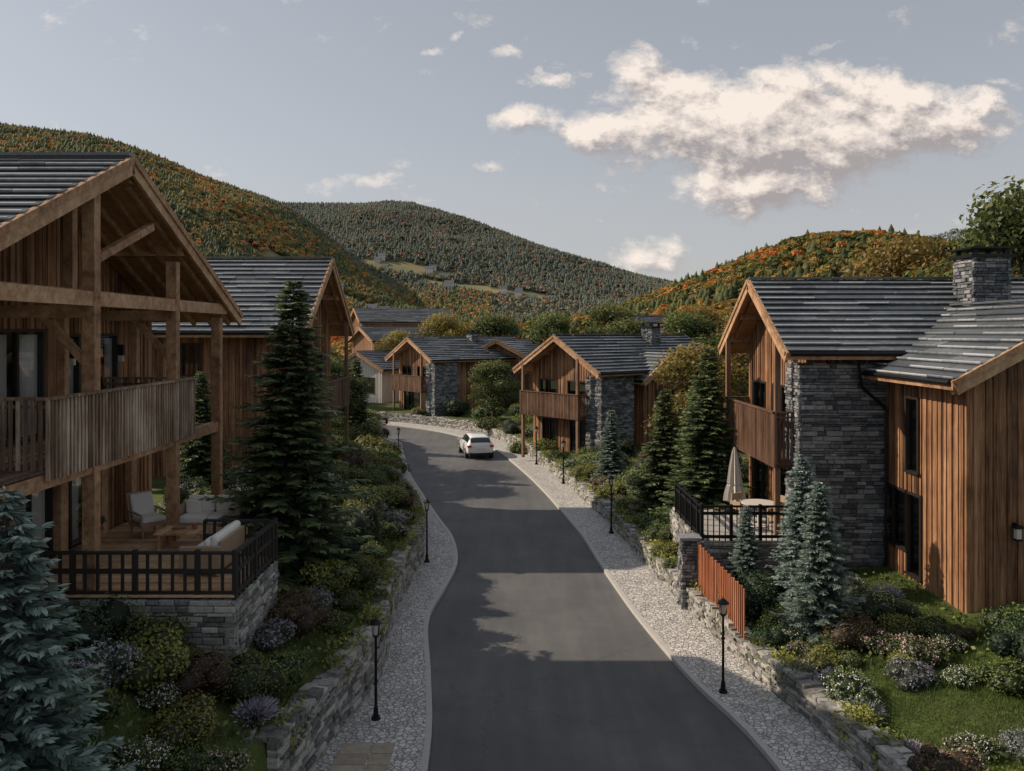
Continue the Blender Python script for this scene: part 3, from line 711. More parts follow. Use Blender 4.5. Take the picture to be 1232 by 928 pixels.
def mkbush(name,mat,n=3000,leaf=.045,lumps=9,asp=.55,flower=None,fl=.12,flat=.8):
    V=[];F=[];T=[];off=0;MI=[]
    cs=[(0,0,.45*flat,.62)]
    for i in range(lumps):
        a=i*2.4+rng.uniform(0,.8); rr=rng.uniform(.35,.62); cs.append((rr*math.cos(a),rr*math.sin(a),rng.uniform(.22,.75)*flat,rng.uniform(.24,.45)))
    w=np.array([c[3]**2 for c in cs]); w/=w.sum(); k=rng.choice(len(cs),n,p=w); d=rdirs(n); C=np.array(cs)
    rad=C[k,3]*rng.uniform(.82,1.18,n); c=C[k,:3]+d*rad[:,None]*np.array([1,1,flat]); keep=(c[:,2]>.0)&~((d[:,2]<-.4)); c=c[keep];d=d[keep];k=k[keep];n=len(c)
    V.append(leafquads(c,d+np.array([0,0,.4]),leaf,asp)); F.append(qf(n)); lt=rng.uniform(-.15,.15,len(cs))
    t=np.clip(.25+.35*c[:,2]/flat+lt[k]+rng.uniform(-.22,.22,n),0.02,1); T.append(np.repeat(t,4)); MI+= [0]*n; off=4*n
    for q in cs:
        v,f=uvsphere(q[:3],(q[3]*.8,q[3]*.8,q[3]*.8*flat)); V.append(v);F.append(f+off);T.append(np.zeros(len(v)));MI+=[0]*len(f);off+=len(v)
    mats=[mat]
    if flower is not None:
        m=int(n*fl); k=rng.choice(n,m); up=k[(c[k,2]>.25)]; m=len(up)
        g=np.repeat(c[up]+d[up]*.02,3,0)+rng.normal(0,.02,(m*3,3)); V.append(leafquads(g,np.repeat(d[up],3,0),leaf*.55,.9,.5)); F.append(qf(m*3,off)); T.append(np.full(m*12,.5)); MI+=[1]*(m*3); mats.append(flower)
    return np_mesh(name,np.vstack(V),F,np.concatenate(T),mats,MI)
def mkspiky(name,mat,tip,n=1300):
    V=[];T=[];d=rdirs(n*2); d=d[d[:,2]>-.05][:n]; d[:,2]+=.35; d/=np.linalg.norm(d,axis=1)[:,None]; n=len(d)
    base=d*rng.uniform(.05,.5,n)[:,None]; base[:,2]*=.5; Ln=rng.uniform(.35,.6,n)[:,None]; tipp=base+d*Ln; tipp[:,2]-=.05
    s=np.cross(d,rng.normal(0,1,(n,3))); s/=np.linalg.norm(s,axis=1)[:,None]; w=.016
    mid=base+(tipp-base)*.72
    V.append(np.stack([base-s*w,base+s*w,mid+s*w*.8,mid-s*w*.8],1).reshape(-1,3)); T.append(np.tile([0,0,.7,.7],n))
    s2=s*.026
    V.append(np.stack([mid-s2,mid+s2,tipp+s2*.5,tipp-s2*.5],1).reshape(-1,3)); T.append(np.full(n*4,.6))
    return np_mesh(name,np.vstack(V),[qf(n),qf(n,4*n)],np.concatenate(T),[mat,tip],[0]*n+[1]*n)
def mkspruce(name,mat,Hh,Rr,lev=46,seed=0,size=1.0):
    rg=np.random.default_rng(seed); C=[];D=[];S=[];T=[]
    for i in range(lev):
        t=(i/lev)**.92; z=Hh*(.03+.95*t); r=Rr*((1-t)**.8)*rg.uniform(.78,1.16)+.05
        nb=int(7+5*(1-t)); a0=rg.uniform(0,6.28)
        for j in range(nb):
            a=a0+6.283*j/nb+rg.uniform(-.25,.25); rr=r*rg.uniform(.65,1.18); zz=z+rg.uniform(-.5,.5)*Hh/lev
            m=int(4+rr*13*1.0/size); s=np.linspace(.12,1,m)
            o=np.array([math.cos(a),math.sin(a)]); px=o[0]*rr*s;py=o[1]*rr*s; pz=zz+rr*(-.28*s+.16*s**2.5)+ (.25*rr*s if t>.8 else 0)
            P=np.stack([px,py,pz],-1); bd=np.array([o[0],o[1],-.12]); sd=np.array([-o[1],o[0],0])
            for side in (-1,1,0):
                dirn=bd*.75+sd*side*.75+rg.normal(0,.16,(m,3)); dirn[:,2]-=.10
                ln=(.085+.14*(1-s)*min(rr,1.3)+.03)*size*rg.uniform(.7,1.3,m)
                if side==0: ln*=.8; 
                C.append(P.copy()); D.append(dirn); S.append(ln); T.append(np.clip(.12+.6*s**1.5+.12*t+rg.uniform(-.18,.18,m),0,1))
    C=np.vstack(C);D=np.vstack(D);D/=np.linalg.norm(D,axis=1)[:,None];S=np.concatenate(S);T=np.concatenate(T); n=len(C)
    tip=C+D*S[:,None]*1.6; sdv=np.cross(D,rg.normal(0,.5,(n,3))+np.array([0,0,1.])); sdv/=np.linalg.norm(sdv,axis=1)[:,None]; w=(S*.24)[:,None]; mid=C+(tip-C)*.55
    V=np.stack([C,mid+sdv*w,tip,mid-sdv*w],1).reshape(-1,3)
    k=8; an=np.arange(k)*2*np.pi/k; rb=.035*Hh*.45
    tv=np.vstack([np.stack([np.cos(an)*rb,np.sin(an)*rb,np.full(k,-.2)],-1),np.stack([np.cos(an)*.01,np.sin(an)*.01,np.full(k,Hh*.97)],-1)]); tf=np.array([(i,(i+1)%k,k+(i+1)%k,k+i) for i in range(k)])+4*n
    return np_mesh(name,np.vstack([V,tv]),[qf(n),tf],np.concatenate([np.repeat(T,4),np.full(2*k,.4)]),[mat,BARK],[0]*n+[1]*k)
def treegeo(n,leaf,seed,cl=16):
    rg=np.random.default_rng(seed); cs=[]
    for i in range(cl):
        a=i*2.399+rg.uniform(0,.7); zz=rg.uniform(.34,.9); rr=.30*math.sin(min(1,(zz-.2)/.75)*math.pi*.9+.25)*rg.uniform(.35,1.1); cs.append((rr*math.cos(a),rr*math.sin(a),zz,rg.uniform(.07,.16)))
    C=np.array(cs); w=C[:,3]**2; k=rng.choice(cl,n,p=w/w.sum()); d=rdirs(n); c=C[k,:3]+d*(C[k,3]*rng.uniform(.55,1.15,n))[:,None]*np.array([1,1,.8])
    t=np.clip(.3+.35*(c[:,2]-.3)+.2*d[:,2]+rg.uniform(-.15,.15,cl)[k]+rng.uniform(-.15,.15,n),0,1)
    return leafquads(c,d+np.array([0,0,.3]),leaf,.65),t,C
def mktree(name,mat,n,leaf,seed,cl=16):
    V,t,C=treegeo(n,leaf,seed,cl=cl); n=len(t)
    B=MB(); B.cyl((0,0,-.02),(.01,0,.32),.028,.02,8); B.cyl((.01,0,.32),(0,.01,.75),.02,.005,7)
    for c in C[:12]: B.cyl((.01,0,.22+.3*R_()),(c[0],c[1],c[2]),.010,.003,5,.5,0,False)
    bv=np.array(B.v); q=[f for f in B.f if len(f)==4]; qfz=np.array(q)+4*n
    return np_mesh(name,np.vstack([V,bv]),[qf(n),qfz],np.concatenate([np.repeat(t,4),np.full(len(bv),.5)]),[mat,BARK],[0]*n+[1]*len(q))
def put(name,me,x,y,s,z=None,sz=None,rot=None,sink=.05):
    o=bpy.data.objects.new(name,me); zz=gh(x,y) if z is None else z
    o.location=(x,y,zz-sink); s2=s if sz is None else sz; o.scale=(s,s,s2); o.rotation_euler=(ru(-.04,.04),ru(-.04,.04),ru(0,6.28) if rot is None else rot); return link(o)
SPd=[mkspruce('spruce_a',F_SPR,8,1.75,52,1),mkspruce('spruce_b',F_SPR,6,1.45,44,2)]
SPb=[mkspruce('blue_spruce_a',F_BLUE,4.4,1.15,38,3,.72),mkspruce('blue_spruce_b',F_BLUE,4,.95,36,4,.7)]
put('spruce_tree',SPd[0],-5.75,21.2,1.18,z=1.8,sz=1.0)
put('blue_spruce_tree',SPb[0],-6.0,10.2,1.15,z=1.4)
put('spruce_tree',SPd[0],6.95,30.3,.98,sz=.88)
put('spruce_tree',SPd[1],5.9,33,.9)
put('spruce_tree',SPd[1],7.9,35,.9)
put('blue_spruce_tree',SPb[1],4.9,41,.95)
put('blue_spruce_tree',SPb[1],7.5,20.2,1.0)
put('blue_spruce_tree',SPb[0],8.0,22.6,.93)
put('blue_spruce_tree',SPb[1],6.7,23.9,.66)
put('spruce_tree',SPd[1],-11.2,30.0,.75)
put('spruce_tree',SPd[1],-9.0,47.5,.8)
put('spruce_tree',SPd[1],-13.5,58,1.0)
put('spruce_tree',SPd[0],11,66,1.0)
PB={'green':mkbush('b_green',F_GREEN),'green2':mkbush('b_green2',F_GREEN,3600,.035),'yel':mkbush('b_yel',F_YEL,3200,.04),'dark':mkbush('b_dark',F_DARK,3600,.035,flat=.95),
 'bronze':mkbush('b_bronze',F_BRONZE,3200,.035,asp=.3),'pink':mkbush('b_pink',F_GREEN,3000,.04,flower=FL_PINK,fl=.2),'white':mkbush('b_white',F_GREEN,3000,.035,flower=FL_WHITE,fl=.22,flat=.7),
 'purp':mkbush('b_purp',F_LAV,3200,.035,asp=.3,flower=FL_PURP,fl=.24),'lav':mkspiky('b_lav',F_LAV,FL_PURP),'sage':mkspiky('b_sage',F_LAV,F_LAV)}
NM={'green':'shrub','green2':'boxwood_shrub','yel':'golden_shrub','dark':'yew_shrub','bronze':'heather_shrub','pink':'flowering_shrub','white':'white_flower_shrub','purp':'purple_heather','lav':'lavender_plant','sage':'sage_plant'}
placed=[]
def bush(k,x,y,s,sz=None,z=None):
    placed.append((x,y,s)); put(NM[k],PB[k],x,y,s,sz=sz,z=z)
main=[('yel',-5.2,13.2,.75),('green2',-4.9,15.0,.85),('green',-4.4,15.9,.7),('lav',-4.55,14.6,.55),('yel',-6.2,14.2,.9),('dark',-7.6,14.6,1.0),('green',-6.6,15.1,.75),('pink',-4.5,12.6,.6),('white',-5.5,12.2,.6),('green',-6.6,12.6,.7),
 ('purp',-4.9,17.0,.6),('bronze',-4.6,17.9,.8),('bronze',-4.9,18.6,.6),('purp',-4.6,19.3,.55),('green',-4.0,18.7,.5),('yel',-4.6,20.3,.9),('green2',-4.0,20.0,.5),('green',-4.3,21.7,.9),('yel',-4.1,22.7,.7),('dark',-4.9,23.4,1.1),('green',-4.2,24.2,.75),
 ('dark',-4.9,25.6,1.0),('green',-4.3,26.2,.8),('pink',-3.9,27.4,.6),('purp',-4.1,28.6,.6),('green2',-5.2,28.0,1.1),('white',-3.9,29.7,.55),('yel',-4.6,30.7,.9),('bronze',-4.3,32.4,.7),('pink',-4.7,33.7,.65),('green2',-5.6,33.6,1.0),('yel',-5.4,35.4,.9),
 ('yel',-5.9,37.8,1.0),('green',-6.2,39.8,1.3),('yel',-7.0,42.2,1.5),('green2',-8.3,44.8,1.6),('yel',-8.6,48,1.5),('green',-9.4,51.5,1.5),('pink',-10,55,1.2),('yel',-10.6,59,1.4),
 ('dark',6.4,22.3,.95),('dark',6.9,23.1,.8),('lav',6.4,18.4,.55),('lav',6.9,17.7,.6),('purp',8.4,17.5,.6),('pink',9.0,18.4,.65),('pink',8.5,19.1,.55),('white',9.3,17.2,.5),('dark',8.9,20.7,.9),('green',9.9,19.6,.6),('green2',7.4,19.4,.5),('lav',7.5,14.4,.5),('sage',7.0,15.0,.5),('lav',7.2,14.9,.45),('white',8.2,14.8,.5),('purp',9.0,14.6,.5),
 ('white',7.8,13.9,.45),('green',10.0,16.8,.7),('dark',10.9,17.4,1.0),('dark',10.6,16.0,.8),('green2',11.4,18.6,.9),('dark',6.1,19.9,.55),('green',6.5,20.7,.6),('green',5.35,26.4,.6),('yel',5.3,28.0,.7),('green2',5.5,29.6,.9),('green',5.4,31.4,.9),('pink',5.2,33.0,.6),('yel',4.9,35.0,.8),('yel',4.7,37.5,1.0),('green',5.6,38.5,1.2),('bronze',4.3,39.5,.7),('yel',3.9,42.5,1.0),('green',4.6,44.5,1.2),('white',3.2,46,.8),('green2',2.7,48.5,.9),('yel',2.2,52,1.1),('green',1.0,56,1.3),('dark',.2,61,1.2),('green',-1.6,65,1.3),('green2',2.6,58,1.6),('yel',1,64,1.5),('green',-2,70,1.6),('dark',-5,74,1.5),('green',1,70,1.6),('yel',-8.5,75,1.0),('green',4,68,2.0)]
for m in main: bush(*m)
keys=list(PB.keys()); wts=[4.5,4,4.8,2,2.8,2.8,2.6,2.4,1.8,1]
cnt=0
def blocked(x,y,s):
    if -20<x<-9.4 and 9<y<25: return True
    if -10.5<x<-5.0+s*.6 and 15.2-s*.5<y<22.8: return True
    if -20<x<-8.2 and 31.8<y<42: return True
    if x>8.2-s*.3 and 23.5<y<32: return True
    if x>5.6-s*.3 and 23.9<y<29.6: return True
    if x>10.6-s*.3 and 19<y<26: return True
    if 7.2<x<10.6 and 14.9<y<18.0: return True
    for (a,b,c2) in ((5.5,55,6.2),(9,56,5),(-5,82,6),(0,84,5)):
        if math.hypot(x-a,y-b)<c2: return True
    return False
for it in range(7000):
    if cnt>=330: break
    y=10+58*R_()**1.2
    if R_()<.58: x=float(np.interp(y,LWc[:,1],LWc[:,0]))-.6-ru(0,1)**1.3*7
    else:
        if y>66: continue
        x=float(np.interp(y,RWc[:110,1],RWc[:110,0]))+.6+ru(0,1)**1.3*8
    s=ru(.38,.9)*(1+y/70)
    if blocked(x,y,s): continue
    if inside(np.array([x-.35]),np.array([y]))[0] or inside(np.array([x+.35]),np.array([y]))[0]: continue
    if any(math.hypot(x-a,y-b)<(s+c2)*.37 for a,b,c2 in placed): continue
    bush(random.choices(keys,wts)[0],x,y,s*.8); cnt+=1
for (x,y) in ((-9.7,19.2),(-9.6,16.6),(-8.9,22.0)):
    e=planter(x,y,3.19); o=bpy.data.objects.new('leaves',PB['green']); o.location=(0,0,.42); o.scale=(.33,.33,.45); link(o,e)
TR=[mktree('tree_a',F_TREE,11000,.012,11,26),mktree('tree_b',F_TREE,11000,.012,12,28),mktree('tree_c',F_GOLD,10000,.012,13,24)]
for (k,x,y,s,w) in ((0,24.8,40,14,1.1),(2,21.5,44,12.0,1.0),(0,28,47,14,1.2),(2,9.2,40,6.5,1.2),(1,-1.5,66.5,5.5,1.3),(1,9,68,8.5,1.3),(0,14,64,9,1.3),(2,17.5,56,8.5,1.2),
      (1,16,46,7,1.3),(1,-10.4,45.5,4.6,1.5),(0,-13,50,6.0,1.4),(1,5,88,9.5,1.2),(0,11,90,10.5,1.3),(2,19,84,10,1.3),(1,-2,94,9.5,1.2),(2,-7.5,96,9.5,1.2),(1,25,76,10,1.3),(0,32,70,12,1.2),(2,20,66,9,1.3),(0,-26,86,9,1.2),(2,-12.2,92,7.5,1.2),(1,-16.2,81,4.2,1.2)):
    put('tree',TR[k],x,y,s*w,sz=s,sink=.1)

# ------------------------------------------------------------------ masses (one object each)
def inst(V,T,pos,sx,sz,rot,tsh):
    c=np.cos(rot)[:,None];s=np.sin(rot)[:,None]
    x=V[None,:,0]*sx[:,None];y=V[None,:,1]*sx[:,None];z=V[None,:,2]*sz[:,None]
    P=np.stack([x*c-y*s+pos[:,0:1],x*s+y*c+pos[:,1:2],z+pos[:,2:3]],-1).reshape(-1,3)
    TT=np.clip(T[None,:]+tsh[:,None],0,1).ravel(); return P,TT
def coneproto(seed):
    rg=np.random.default_rng(seed); V=[];F=[];T=[];o=0
    for z0,z1,r in ((.08,.62,.27),(.38,.85,.21),(.62,1.0,.13)):
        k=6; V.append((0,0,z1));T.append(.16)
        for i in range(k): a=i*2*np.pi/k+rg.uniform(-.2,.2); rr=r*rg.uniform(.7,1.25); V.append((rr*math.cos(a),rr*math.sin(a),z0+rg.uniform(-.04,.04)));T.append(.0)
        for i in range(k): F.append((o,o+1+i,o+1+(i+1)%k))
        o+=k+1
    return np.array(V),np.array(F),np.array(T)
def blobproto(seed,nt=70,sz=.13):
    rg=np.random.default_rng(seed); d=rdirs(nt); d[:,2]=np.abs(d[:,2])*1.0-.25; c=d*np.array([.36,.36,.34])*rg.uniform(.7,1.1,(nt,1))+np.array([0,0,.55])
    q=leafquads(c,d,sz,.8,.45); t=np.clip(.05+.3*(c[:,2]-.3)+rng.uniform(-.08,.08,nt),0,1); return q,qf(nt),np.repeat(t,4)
def mass(name,pts,protos,hr,mat,decfrac,tn):
    Vs=[];Fs={};Ts=[];off=0; pts=np.array(pts); typ=rng.uniform(0,1,len(pts)); cl=.5+.5*sn(pts[:,0],pts[:,1],tn,5)
    isdec=typ<decfrac*(.4+1.2*cl); br=.12*sn(pts[:,0],pts[:,1],tn*1.3,8)
    for grp,pl in ((~isdec,protos[0]),(isdec,protos[1])):
        ids=np.where(grp)[0]; sel=rng.integers(0,len(pl),len(ids))
        for j,(V,F,T) in enumerate(pl):
            ii=ids[sel==j]
            if len(ii)==0: continue
            p=pts[ii]; n=len(ii); h=rng.uniform(hr[0],hr[1],n); dec=pl is protos[1]
            if dec: h*=.8
            sx=h*rng.uniform(.85,1.25,n)*(1.15 if dec else 1)
            ts=(rng.uniform(.08,.92,n)**1.3 if dec else rng.uniform(0,.32,n)); ts=ts+br[ii]
            P,TT=inst(V,T,p,sx,h,rng.uniform(0,6.28,n),ts)
            FF=(F[None]+ (np.arange(n)*len(V))[:,None,None]).reshape(-1,F.shape[1])+off
            Vs.append(P);Ts.append(TT);Fs.setdefault(F.shape[1],[]).append((FF));off+=len(P)
    me=np_mesh(name,np.vstack(Vs),[np.vstack(f) for f in Fs.values()],np.concatenate(Ts),[mat]); link(bpy.data.objects.new(name,me))
def scatter(n,xr,yr,cond=None):
    y=rng.uniform(yr[0],yr[1],n); x=rng.uniform(xr[0],xr[1],n)
    k=(np.abs(x)/np.maximum(y,1)<.85)&(clearing(x,y)<.3)
    if cond is not None: k&=cond(x,y)
    x=x[k];y=y[k]; z=terrain(x,y)-.4; return np.stack([x,y,z],-1)
cones=[coneproto(i) for i in range(3)]; blobs=[blobproto(i) for i in range(3)]; blobs_lo=[blobproto(i+9,14,.24) for i in range(3)]
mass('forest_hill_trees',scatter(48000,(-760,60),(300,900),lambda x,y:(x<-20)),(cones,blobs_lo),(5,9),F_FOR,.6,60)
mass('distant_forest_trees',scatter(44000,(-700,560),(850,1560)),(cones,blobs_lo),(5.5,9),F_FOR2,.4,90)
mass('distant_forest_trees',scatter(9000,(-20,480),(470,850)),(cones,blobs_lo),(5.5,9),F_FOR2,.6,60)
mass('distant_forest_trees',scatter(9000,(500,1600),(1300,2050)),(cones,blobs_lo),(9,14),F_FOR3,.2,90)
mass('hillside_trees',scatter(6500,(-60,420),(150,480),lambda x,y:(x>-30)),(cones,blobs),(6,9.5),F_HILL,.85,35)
blob_hi=[blobproto(i+30,420,.055) for i in range(4)]
def vcond(x,y):
    m=np.ones(x.shape,bool)
    for a,b,c2 in ((-15,89,7),(-17,101,8),(-18,122,11),(13,102,9)): m&=np.hypot(x-a,y-b)>c2
    m&=~((x/y>-.205)&(x/y<-.135)&(y<122))
    return m
mass('valley_trees',scatter(800,(-150,190),(100,300),vcond),(cones,blob_hi),(5,8.5),F_HILL,.92,25)

B=MB()
for i in range(30):
    cx,cy,rx,ry=((-125,965,80,18),(15,910,90,16),(-95,640,50,20),(40,700,60,40))[i%4]
    x=cx+ru(-rx,rx); y=cy+ru(-ry,ry); z=gh(x,y); w=ru(3,5);d=ru(3,5);h=ru(2.5,4)
    B.box(x-w,x+w,y-d,y+d,z-2,z+h,R_(),0); B.hexa([(x-w-.5,y-d-.5,z+h),(x+w+.5,y-d-.5,z+h),(x+w+.5,y+d+.5,z+h),(x-w-.5,y+d+.5,z+h),(x-w-.5,y-.1,z+h+3),(x+w+.5,y-.1,z+h+3),(x+w+.5,y+.1,z+h+3),(x-w-.5,y+.1,z+h+3)],.5,1)
B.obj('distant_village',[PLASTL,ROOF])

def inzone(x,y):
    m=~inside(x,y)&(polydist(x,y,LWc)>.42)&(polydist(x,y,RWc)>.42)
    m&=~((x>-20)&(x<-9.4)&(y>9)&(y<25)); m&=~((x<-5.2)&(x>-10.5)&(y>15.6)&(y<22.6)); m&=~((x>8.3)&(y>24.5)&(y<32)); m&=~((x>11)&(y>20))
    return m
n=150000; x=np.concatenate([rng.uniform(6.3,14,n),rng.uniform(-11,-3.6,n//2)]); y=np.concatenate([rng.uniform(12,25,n),rng.uniform(9,26,n//2)])
k=inzone(x,y); x=x[k];y=y[k];n=len(x); z=terrain(x,y); h=rng.uniform(.04,.11,n)*(1+.5*sn(x,y,.6)); a=rng.uniform(0,6.28,n)
b=np.stack([x,y,z-.01],-1); w=np.stack([np.cos(a)*.008,np.sin(a)*.008,0*a],-1); tp=b+np.stack([rng.normal(0,.03,n),rng.normal(0,.03,n),h],-1)
V=np.stack([b-w,b+w,tp],1).reshape(-1,3); me=np_mesh('grass',V,np.arange(3*n).reshape(n,3),np.repeat(rng.uniform(.1,.9,n),3),[F_GRASS]); link(bpy.data.objects.new('grass',me))
n=60000; y=rng.uniform(9,66,n); lft=rng.uniform(0,1,n)<.55
x=np.where(lft,np.interp(y,LWc[:,1],LWc[:,0])-.5-rng.uniform(0,1,n)**1.2*7,np.interp(y,RWc[:104,1],RWc[:104,0])+.5+rng.uniform(0,1,n)**1.2*8)
k=inzone(x,y)&(sn(x,y,.7,4)+.3*sn(x,y,.25,1)>-.15)&~((x>7.2)&(x<10.8)&(y>14.8)&(y<18.2)); x=x[k];y=y[k];n=len(x)
c=np.stack([x,y,terrain(x,y)+rng.uniform(0,.22,n)],-1)
me=np_mesh('ground_cover',leafquads(c,np.tile([0,0,1.],(n,1)),.06,.6,.8),qf(n),np.repeat(rng.uniform(.05,.8,n),4),[F_GREEN]); link(bpy.data.objects.new('ground_cover',me))
cs=[];ts=[]
for P,sg,hh in ((PL,1,1.3),(PR,-1,.76)):
    q=0
    while q<len(P)-3 and P[int(q)][1]<62:
        q+=random.choice((2,4,6,9)); i=int(q)
        if i>=len(P)-2: break
        m=random.randint(120,420); Lc_=ru(.3,.9); t=P[i+1]-P[i]; t=t/np.linalg.norm(t); nn=np.array([-t[1],t[0]])*sg
        al_=rng.normal(0,Lc_*.45,m); ac=rng.uniform(-.07,.55,m); drop=np.where(ac<.03,-rng.uniform(0,1,m)**1.6*.4,rng.uniform(.0,.22,m))
        p=P[i]+t*al_[:,None]+nn*ac[:,None]; cs.append(np.column_stack([p,np.full(m,hh)+drop])); ts.append(np.clip(rng.uniform(.15,.8,m)+ru(-.15,.2),0,1))
cs=np.vstack(cs); ts=np.concatenate(ts); n=len(cs)
me=np_mesh('trailing_plants',leafquads(cs,np.tile([0,0,1.],(n,1)),.042,.6,.9),qf(n),np.repeat(ts,4),[F_YEL]); link(bpy.data.objects.new('trailing_plants',me))

# ------------------------------------------------------------------ street furniture
def lampmesh():
    B=MB(); B.cyl((0,0,0),(0,0,.06),.10,.09,12); B.cyl((0,0,.06),(0,0,.25),.06,.045,12); B.cyl((0,0,.25),(0,0,1.72),.032,.026,10)
    B.cyl((0,0,1.2),(0,0,1.23),.045,.045,10); B.cyl((0,0,1.70),(0,0,1.76),.03,.075,10)
    for i in range(4):
        a=math.pi/4+i*math.pi/2; c,s=math.cos(a),math.sin(a); B.cyl((c*.07,s*.07,1.76),(c*.105,s*.105,2.0),.008,.008,6)
    B.cyl((0,0,1.77),(0,0,1.99),.045,.075,8,.5,1); B.cyl((0,0,2.0),(0,0,2.02),.135,.13,8); B.cyl((0,0,2.02),(0,0,2.11),.125,.03,8); B.cyl((0,0,2.11),(0,0,2.18),.014,.006,6)
    return B.obj('street_lamp',[METAL,LAMPG])
lm=lampmesh(); lm.location=(-2.85,17.4,.1)
for (x,y,z,s) in ((-3.0,29.3,.1,1.05),(4.75,18.7,.1,1.0),(4.0,33.5,.1,1.1),(2.75,44.5,.1,1.1),(-6.9,50.5,.1,1.1),(1.5,51,.1,1.1)):
    o=bpy.data.objects.new('street_lamp',lm.data); o.location=(x,y,z); o.scale=(s,s,s); link(o)
pt=empty('garden_terrace')
B=MB(); B.box(5.7,8.78,24.75,29.5,1.9,2.0,.5)
B.obj('terrace_slab',[KERB],pt,.01)
B=MB()
stones(B,[(5.6,24.65),(7,24.65),(8.85,24.65)],-1,.4,1.96,.1,.3,.15,False,.2); stones(B,[(5.6,29.5),(5.6,27),(5.6,24.65)],-1,.4,1.96,.1,.3,.15,False,.2)
B.obj('terrace_retaining_wall',[STONE2],pt)
timberfence('garden_fence',[(5.65,28.6),(5.65,24.72),(8.6,24.72)],2.0,3.02,.17,METAL,None,.03,(.12,.8))
B=MB()
Pf=np.array([(5.55,20.3),(5.4,22.4),(5.3,24.2)]); pts=resample(Pf,.14)
for i,p in enumerate(pts):
    z=1.0+.12*i/len(pts); B.beam((p[0]+.12,p[1],.6),(p[0]+.12,p[1],z+.93+.04*(i%2)),.025,.10,R_(),0,up=(0,1,0))
for a,b in zip(Pf[:-1],Pf[1:]):
    for z in (1.1,1.75): B.beam((a[0]+.15,a[1],z),(b[0]+.15,b[1],z+.05),.04,.08,.3)
B.obj('red_picket_fence',[REDF])
B=MB()
for P in ([(4.95,24.3),(5.2,24.3),(5.5,24.3)],[(4.95,24.8),(4.95,24.5),(4.95,24.3)],[(5.5,24.3),(5.5,24.5),(5.5,24.8)]): stones(B,P,-1,0,2.1,.1,.26,.1,False,.15)
B.box(4.9,5.55,24.25,24.85,2.11,2.19,.7)
B.obj('stone_gate_pillar',[STONE])
e=empty('closed_parasol',(7.6,28.4,2.0))
B=MB(); B.cyl((0,0,0),(0,0,.08),.3,.28,12,.5,1); B.cyl((0,0,.08),(0,0,2.4),.025,.025,8,.5,1)
n=18; zs=[(.45,.33),(.7,.30),(.95,.24),(1.0,.19),(1.05,.22),(1.6,.16),(2.1,.08),(2.3,.02)]
for (za,ra),(zb,rb) in zip(zs[:-1],zs[1:]):
    for i in range(n):
        f=lambda j,r:r*(1.2 if j%2 else .7); a0=2*math.pi*i/n;a1=2*math.pi*(i+1)/n
        B.quad([(f(i,ra)*math.cos(a0),f(i,ra)*math.sin(a0),za),(f(i+1,ra)*math.cos(a1),f(i+1,ra)*math.sin(a1),za),(f(i+1,rb)*math.cos(a1),f(i+1,rb)*math.sin(a1),zb),(f(i,rb)*math.cos(a0),f(i,rb)*math.sin(a0),zb)],.5,0)
B.obj('canopy_and_pole',[CANVAS,METAL],e)
e=empty('patio_table',(7.9,26.6,2.0)); B=MB(); B.cyl((0,0,0),(0,0,.72),.05,.05,8); B.cyl((0,0,.72),(0,0,.76),.55,.55,20); B.cyl((0,0,0),(0,0,.03),.28,.28,14); B.obj('table',[CANVAS],e)
for i in range(4):
    a=i*1.57+.5; e=empty('patio_chair',(7.9+math.cos(a)*.8,26.6+math.sin(a)*.8,2.0),a+math.pi/2)
    B=MB(); rbox(B,0,0,.44,.45,.45,.05)
    for sx in (-1,1):
        for sy in (-1,1): B.box(sx*.2-.02,sx*.2+.02,sy*.2-.02,sy*.2+.02,0,.42,.4)
        B.box(sx*.2-.02,sx*.2+.02,-.22,-.18,.46,.9,.4)
    rbox(B,0,-.2,.78,.36,.03,.22); B.obj('chair',[WICK],e)
B=MB(); B.box(12.19,12.31,20.07,20.19,3.2,3.45,.5,1); B.box(12.16,12.34,20.04,20.2,3.45,3.52); B.box(12.17,12.33,20.05,20.2,3.15,3.2); B.box(12.22,12.28,20.15,20.3,3.5,3.56); B.obj('wall_lantern',[METAL,LAMPG])

# ------------------------------------------------------------------ car
car=empty('parked_car',(-2.45,55.6,0.0),math.radians(12))
secs=[(-2.12,.70,.72,.42,.85,.86,.60),(-2.05,.86,.86,.30,.95,1.05,.66),(-1.75,.90,.88,.24,1.0,1.42,.62),(-1.1,.91,.89,.22,1.0,1.54,.63),(0,.91,.9,.2,.98,1.56,.64),(.55,.91,.9,.22,.96,1.46,.62),(1.15,.9,.88,.24,.95,.99,.70),(1.75,.88,.84,.26,.86,.88,.66),(2.05,.80,.74,.34,.72,.74,.55),(2.14,.66,.62,.42,.6,.62,.45)]
V=[];F=[];MI=[]
for (y,wl,wt,zb,zl,zr,wr) in secs:
    ring=[(-wl*.92,zb),(-wl,zb+.18),(-wt,zl-.12),(-wt+.05,zl),(-wr,zr-.03),(-wr*.7,zr+.0),(wr*.7,zr),(wr,zr-.03),(wt-.05,zl),(wt,zl-.12),(wl,zb+.18),(wl*.92,zb)]
    V+= [(x,y,z) for x,z in ring]
m=12
for i in range(len(secs)-1):
    for j in range(m):
        j2=(j+1)%m; F.append((i*m+j,i*m+j2,(i+1)*m+j2,(i+1)*m+j)); g=0
        if j in (3,7) and 2<=i<=5: g=1
        if j in (4,5,6) and i in (5,): g=1
        if j in (4,5,6) and i in (1,): g=1
        MI.append(g)
F.append(tuple(range(m))[::-1]); MI.append(0); F.append(tuple((len(secs)-1)*m+j for j in range(m))); MI.append(0)
me=bpy.data.meshes.new('body'); me.from_pydata(V,[],F); me.materials.append(PAINT); me.materials.append(CGLASS); me.polygons.foreach_set('material_index',MI)
